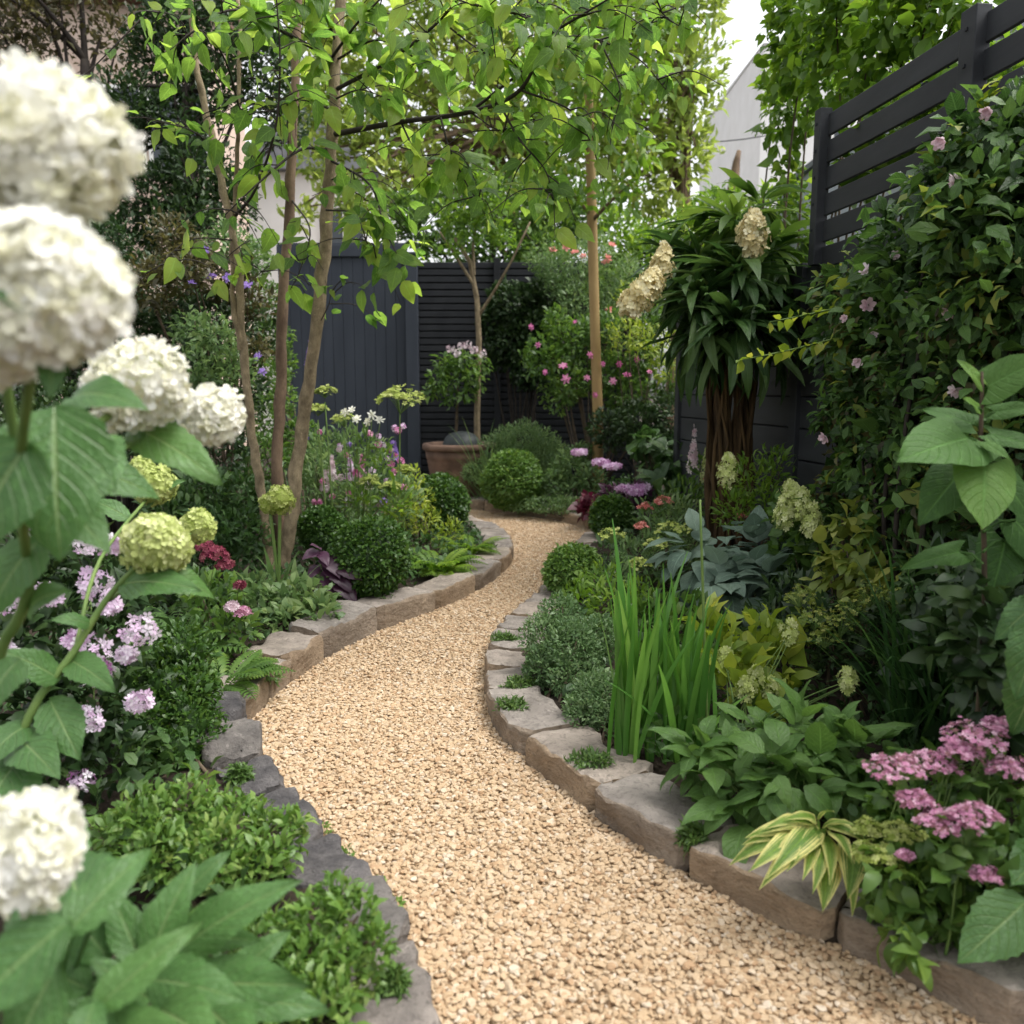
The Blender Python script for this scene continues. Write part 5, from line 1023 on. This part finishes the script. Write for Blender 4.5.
TLV = [T_grid(ovate(.31), 4, 7, .2, c, .03, 0, i + 60) for i, c in enumerate((.3, .6, 1.0))]
def branch(pts, r0, nt, nl, size, droop=.22, r=(0, 1), sub=.36):
    nl = max(4, int(nl * .52))
    P = spline([at(*q) for q in pts], 7); twig.tube(P, np.linspace(r0, r0 * .3, len(P)), 6); twig_leaves(P, nl, size, droop, r)
    for _ in range(nt):
        s_ = P[rg.integers(len(P) // 3, len(P))]; e = s_ + rdir(rg, 1)[0] * np.array([1, 1, .5]) * rg.uniform(.6, 1.2) * sub + [0, 0, -.05]
        Q = spline([s_, (s_ + e) / 2 + [0, 0, .03], e + [0, 0, -.04]], 5); twig.tube(Q, np.linspace(.004, .0015, len(Q)), 4); twig_leaves(Q, max(3, nl // 3), size, droop, r)
BR = [([(330, 135, 5.1), (400, 122, 4.8), (470, 112, 4.5), (520, 90, 4.2), (540, 40, 4.1), (536, -10, 4.0)], .016, 8, 26, .15), ([(470, 112, 4.5), (540, 60, 4.3), (600, 40, 4.2), (660, 20, 4.1)], .008, 7, 26, .14),
      ([(328, 150, 5.1), (300, 150, 4.9), (262, 180, 4.6), (225, 215, 4.5)], .010, 5, 12, .15), ([(330, 160, 5.1), (370, 185, 4.9), (385, 230, 4.8), (400, 260, 4.75)], .008, 8, 30, .15), ([(326, 210, 5.1), (355, 215, 5), (370, 250, 4.9), (385, 270, 4.9)], .006, 5, 22, .15),
      ([(335, 90, 5.1), (390, 60, 4.7), (440, 20, 4.4), (480, -30, 4.2)], .012, 8, 28, .15), ([(335, 60, 5.1), (280, 30, 4.7), (240, 10, 4.4), (200, 20, 4.3)], .012, 8, 26, .15), ([(240, 110, 5.0), (225, 60, 4.8), (200, 30, 4.6), (170, 50, 4.5)], .007, 6, 18, .14),
      ([(236, 215, 5.1), (255, 190, 4.8), (275, 130, 4.6), (280, 60, 4.5), (275, -20, 4.4)], .010, 7, 18, .15), ([(500, 105, 4.3), (520, 140, 4.2), (545, 170, 4.2), (555, 205, 4.2)], .006, 7, 26, .14), ([(440, 115, 4.6), (450, 150, 4.5), (470, 190, 4.5), (480, 200, 4.5)], .006, 7, 24, .15),
      ([(520, 90, 4.2), (570, 110, 4.1), (590, 140, 4.1)], .006, 6, 20, .13), ([(400, 120, 4.8), (420, 160, 4.7), (440, 170, 4.7)], .006, 5, 18, .15), ([(292, 200, 5.4), (310, 230, 5.1), (300, 270, 5), (290, 290, 5)], .006, 5, 12, .15), ([(316, 330, 5.2), (330, 300, 5.1), (325, 280, 5.0)], .004, 3, 6, .13),
      ([(330, 60, 5.1), (360, 20, 4.8), (400, -20, 4.6)], .010, 7, 24, .15), ([(540, 40, 4.1), (590, 10, 3.9), (640, -20, 3.8)], .007, 7, 24, .14), ([(215, 150, 5.1), (190, 130, 4.8), (150, 120, 4.6)], .006, 4, 9, .13), ([(600, 40, 4.2), (640, 60, 4.1), (670, 95, 4.1)], .005, 5, 12, .12), ([(250, 240, 5.1), (240, 250, 4.9), (265, 275, 4.9)], .004, 3, 7, .14), ([(234, 240, 5.1), (190, 240, 4.7), (155, 270, 4.5)], .005, 3, 7, .15), ([(140, 20, 4.3), (90, 70, 4.2), (70, 80, 4.2)], .004, 2, 4, .12)]
BR += [([(333, 100, 5.1), (360, 90, 4.9), (390, 100, 4.7)], .006, 7, 24, .14), ([(333, 110, 5.1), (300, 100, 4.9), (270, 110, 4.7)], .006, 7, 20, .14), ([(293, 120, 5.4), (310, 80, 5.2), (330, 30, 5.0)], .006, 7, 24, .15),
       ([(293, 140, 5.4), (265, 150, 5.2), (250, 170, 5.1)], .005, 5, 14, .14), ([(440, 20, 4.4), (480, 50, 4.3), (510, 60, 4.2)], .006, 8, 30, .13), ([(336, 60, 5.1), (380, 40, 4.8), (430, 70, 4.6), (450, 90, 4.6)], .007, 8, 30, .14),
       ([(335, 40, 5.1), (320, 0, 4.8), (300, -30, 4.5)], .008, 7, 26, .15), ([(470, 112, 4.5), (500, 130, 4.4), (530, 120, 4.3)], .005, 7, 26, .13), ([(536, 20, 4.0), (500, 10, 3.9), (470, 5, 3.9)], .005, 7, 26, .12), ([(600, 40, 4.2), (620, 90, 4.1), (610, 130, 4.1)], .005, 6, 20, .12),
       ([(195, 60, 5.1), (180, 20, 4.9), (150, 10, 4.8)], .005, 5, 14, .13), ([(240, 60, 5.0), (260, 20, 4.8), (285, 0, 4.7)], .006, 6, 22, .14), ([(215, 150, 5.1), (225, 120, 5.0), (210, 90, 4.9)], .004, 4, 10, .13), ([(640, -10, 3.9), (670, 20, 3.9), (690, 30, 3.9)], .004, 5, 14, .11), ([(331, 180, 5.1), (350, 175, 5.0), (365, 200, 4.9)], .005, 5, 16, .14)]
for br in BR: branch(*br)
twig.build('branches', M['darktwig'], t); lv.build('crown', M['tree'], t)

# ================================================================== FOREGROUND HYDRANGEAS
white2 = (M['white'], M['limepet'])
def hstem(t, pts, r0, r1, mat='stem'):
    P = spline([np.asarray(q) if len(q) == 3 and isinstance(q, np.ndarray) else at(*q) for q in pts], 6); mb = MB(); mb.tube(P, np.linspace(r0, r1, len(P)), 9); mb.build('stem', M[mat], t)
b = at(-60, 900, 1.45); b[2] = BED
t = thing('white_hydrangea', 'tall hydrangea with big creamy white mophead flowers towering over the left foreground', 'hydrangea', b)
for i, (x, y, Y, r, n) in enumerate([(46, 146, .95, 74, 520), (38, 290, .88, 78, 520), (138, 386, 1.5, 48, 430), (211, 416, 1.66, 29, 260), (-10, 330, .95, 55, 260), (-24, 190, 1.0, 55, 260)]):
    head(t, at(x, y, Y), r * Y / F, FL4, .0185 if i < 2 else .0165, n, white2, 2600 + i, squash=(1.06, 1, .94), core=.72, r0=0, jit=.6)
hstem(t, [b, (-10, 700, 1.4), (22, 610, 1.35), (45, 520, 1.3), (70, 450, 1.35), (130, 400, 1.5)], .011, .006); hstem(t, [(45, 520, 1.3), (110, 455, 1.45), (170, 432, 1.6), (205, 420, 1.72)], .006, .004); hstem(t, [(30, 590, 1.35), (20, 480, 1.15), (30, 380, .98), (40, 300, .9)], .008, .005); hstem(t, [(20, 480, 1.15), (0, 300, 1.05), (40, 170, .97)], .007, .005)
LV = [((55, 405, 1.18), (60, 560, 1.12), 1.2, .3), ((30, 440, 1.1), (-40, 560, 1.05), 1.2, .2), ((70, 400, 1.25), (150, 412, 1.2), .8, .4), ((130, 425, 1.55), (222, 482, 1.5), .8, .8), ((90, 440, 1.35), (115, 490, 1.25), 1.0, .5), ((48, 330, .84), (-10, 290, .8), .7, .1), ((60, 345, .9), (50, 400, .86), .9, .1), ((55, 500, 1.25), (110, 555, 1.2), 1.0, .6), ((40, 540, 1.3), (-10, 620, 1.25), 1.0, .5), ((60, 460, 1.3), (-10, 430, 1.25), 1.0, .5), ((75, 470, 1.4), (160, 500, 1.45), .9, .4), ((30, 610, 1.35), (70, 590, 1.3), .9, .6), ((20, 660, 1.38), (-20, 720, 1.3), 1.0, .4), ((30, 590, 1.36), (0, 560, 1.3), 1, .5), ((65, 470, 1.34), (20, 520, 1.2), 1.1, .3)]
for i, (a, e, wd, r) in enumerate(LV): mb = MB(); leaf_at(mb, BIGV, at(*a), at(*e), 2620 + i, wd, (.2, -.7, 0), r); mb.build('leaf', M['bigleaf'], t)
b = at(-30, 860, 1.7); b[2] = BED
t = thing('lime_mophead', 'hydrangea stem arching from the left edge with lime green mophead flowers', 'hydrangea', b)
for i, (x, y, Y, r, n) in enumerate([(157, 543, 1.85, 34, 190), (155, 486, 2.3, 21, 150), (198, 526, 2.4, 18, 130), (143, 468, 2.35, 11, 60)]): head(t, at(x, y, Y), r * Y / F, FL4, .016 if i == 0 else .012, int(n * 1.7), M['limepet'], 2640 + i, core=.86, r0=.2 if i == 0 else 0, r1=1 if i == 0 else .6)
hstem(t, [b, (20, 740, 1.7), (75, 650, 1.78), (110, 595, 1.83), (152, 552, 1.85)], .010, .006); hstem(t, [(75, 650, 1.78), (100, 560, 2.0), (150, 495, 2.3)], .005, .004); hstem(t, [(110, 600, 1.83), (160, 560, 2.1), (195, 530, 2.4)], .005, .003)
for i, (a, e, wd, r) in enumerate([((120, 585, 1.84), (200, 590, 1.8), .8, .5), ((150, 575, 1.86), (215, 600, 1.95), .7, .8), ((60, 680, 1.75), (0, 650, 1.7), .9, .5), ((50, 700, 1.74), (80, 760, 1.65), 1.0, .4), ((70, 660, 1.78), (115, 690, 1.7), .8, .6), ((20, 740, 1.7), (60, 780, 1.6), 1.0, .5), ((30, 725, 1.72), (-20, 770, 1.6), 1.0, .3), ((90, 625, 1.8), (50, 620, 1.75), .8, .4), ((0, 770, 1.66), (40, 820, 1.55), 1, .4), ((130, 520, 2.2), (90, 500, 2.2), .8, .5), ((140, 505, 2.3), (185, 480, 2.3), .7, .5), ((20, 760, 1.68), (-20, 830, 1.55), 1.1, .6)]):
    mb = MB(); leaf_at(mb, BIGV, at(*a), at(*e), 2650 + i, wd, (.1, -.5, 0), r); mb.build('leaf', M['bigleaf'], t)
b = at(60, 1100, 1.25); b[2] = BED
t = thing('low_hydrangea', 'low hydrangea in the bottom left corner with broad leaves and one white mophead', 'hydrangea', b)
head(t, at(26, 850, .95), 60 * .95 / F, FL4, .0165, 380, white2, 2670, core=.74, r0=.05, jit=.55)
hstem(t, [b, (40, 1000, 1.1), (30, 860, .96)], .008, .005)
LV = [((66, 935, 1.0), (150, 848, 1.12), .75, .5), ((95, 1010, .98), (200, 922, 1.05), .6, .75), ((70, 920, .92), (-50, 1030, .85), .9, .15), ((150, 960, 1.15), (195, 862, 1.22), .8, .6), ((185, 930, 1.2), (272, 882, 1.25), .55, .9), ((180, 950, 1.18), (300, 880, 1.2), .6, .6), ((110, 1030, 1.0), (185, 1030, .95), .7, .8), ((95, 1000, .98), (70, 1090, .9), .8, .3), ((150, 980, 1.1), (245, 1000, 1.05), .8, .5), ((180, 985, 1.15), (310, 985, 1.1), .7, .35), ((140, 960, 1.15), (110, 890, 1.2), .9, .4), ((70, 935, 1.0), (10, 900, 1.1), .8, .2), ((200, 1000, 1.12), (260, 1060, 1.0), .9, .5), ((120, 1000, 1.02), (140, 1090, .95), .9, .6), ((60, 960, 1.0), (0, 1080, .95), .9, .4), ((210, 940, 1.22), (260, 940, 1.2), .8, .4), ((90, 930, 1.08), (60, 840, 1.3), .8, .3), ((60, 900, 1.2), (75, 800, 1.4), .6, .4), ((160, 1010, 1.05), (220, 1050, .95), .9, .7), ((90, 990, 1.12), (20, 960, 1.15), .9, .3), ((110, 960, 1.15), (60, 900, 1.2), .9, .2), ((150, 1000, 1.15), (90, 960, 1.12), .9, .4), ((200, 960, 1.25), (140, 940, 1.2), .9, .3), ((230, 980, 1.25), (290, 930, 1.3), .8, .5), ((120, 1030, 1.1), (40, 1010, 1.05), .9, .5), ((240, 1000, 1.2), (330, 1010, 1.2), .7, .4), ((180, 900, 1.3), (230, 850, 1.35), .7, .4)]
for i, (a, e, wd, r) in enumerate(LV): mb = MB(); A = at(*a); leaf_at(mb, BIGV[:3], A, at(*e), 2680 + i, wd, (.1, -.45, .1), r); mb.tube([b + [0, 0, .2], (b + A) / 2 + [0, 0, .1], A], .004, 5); mb.build('leaf', M['bigleaf'], t)
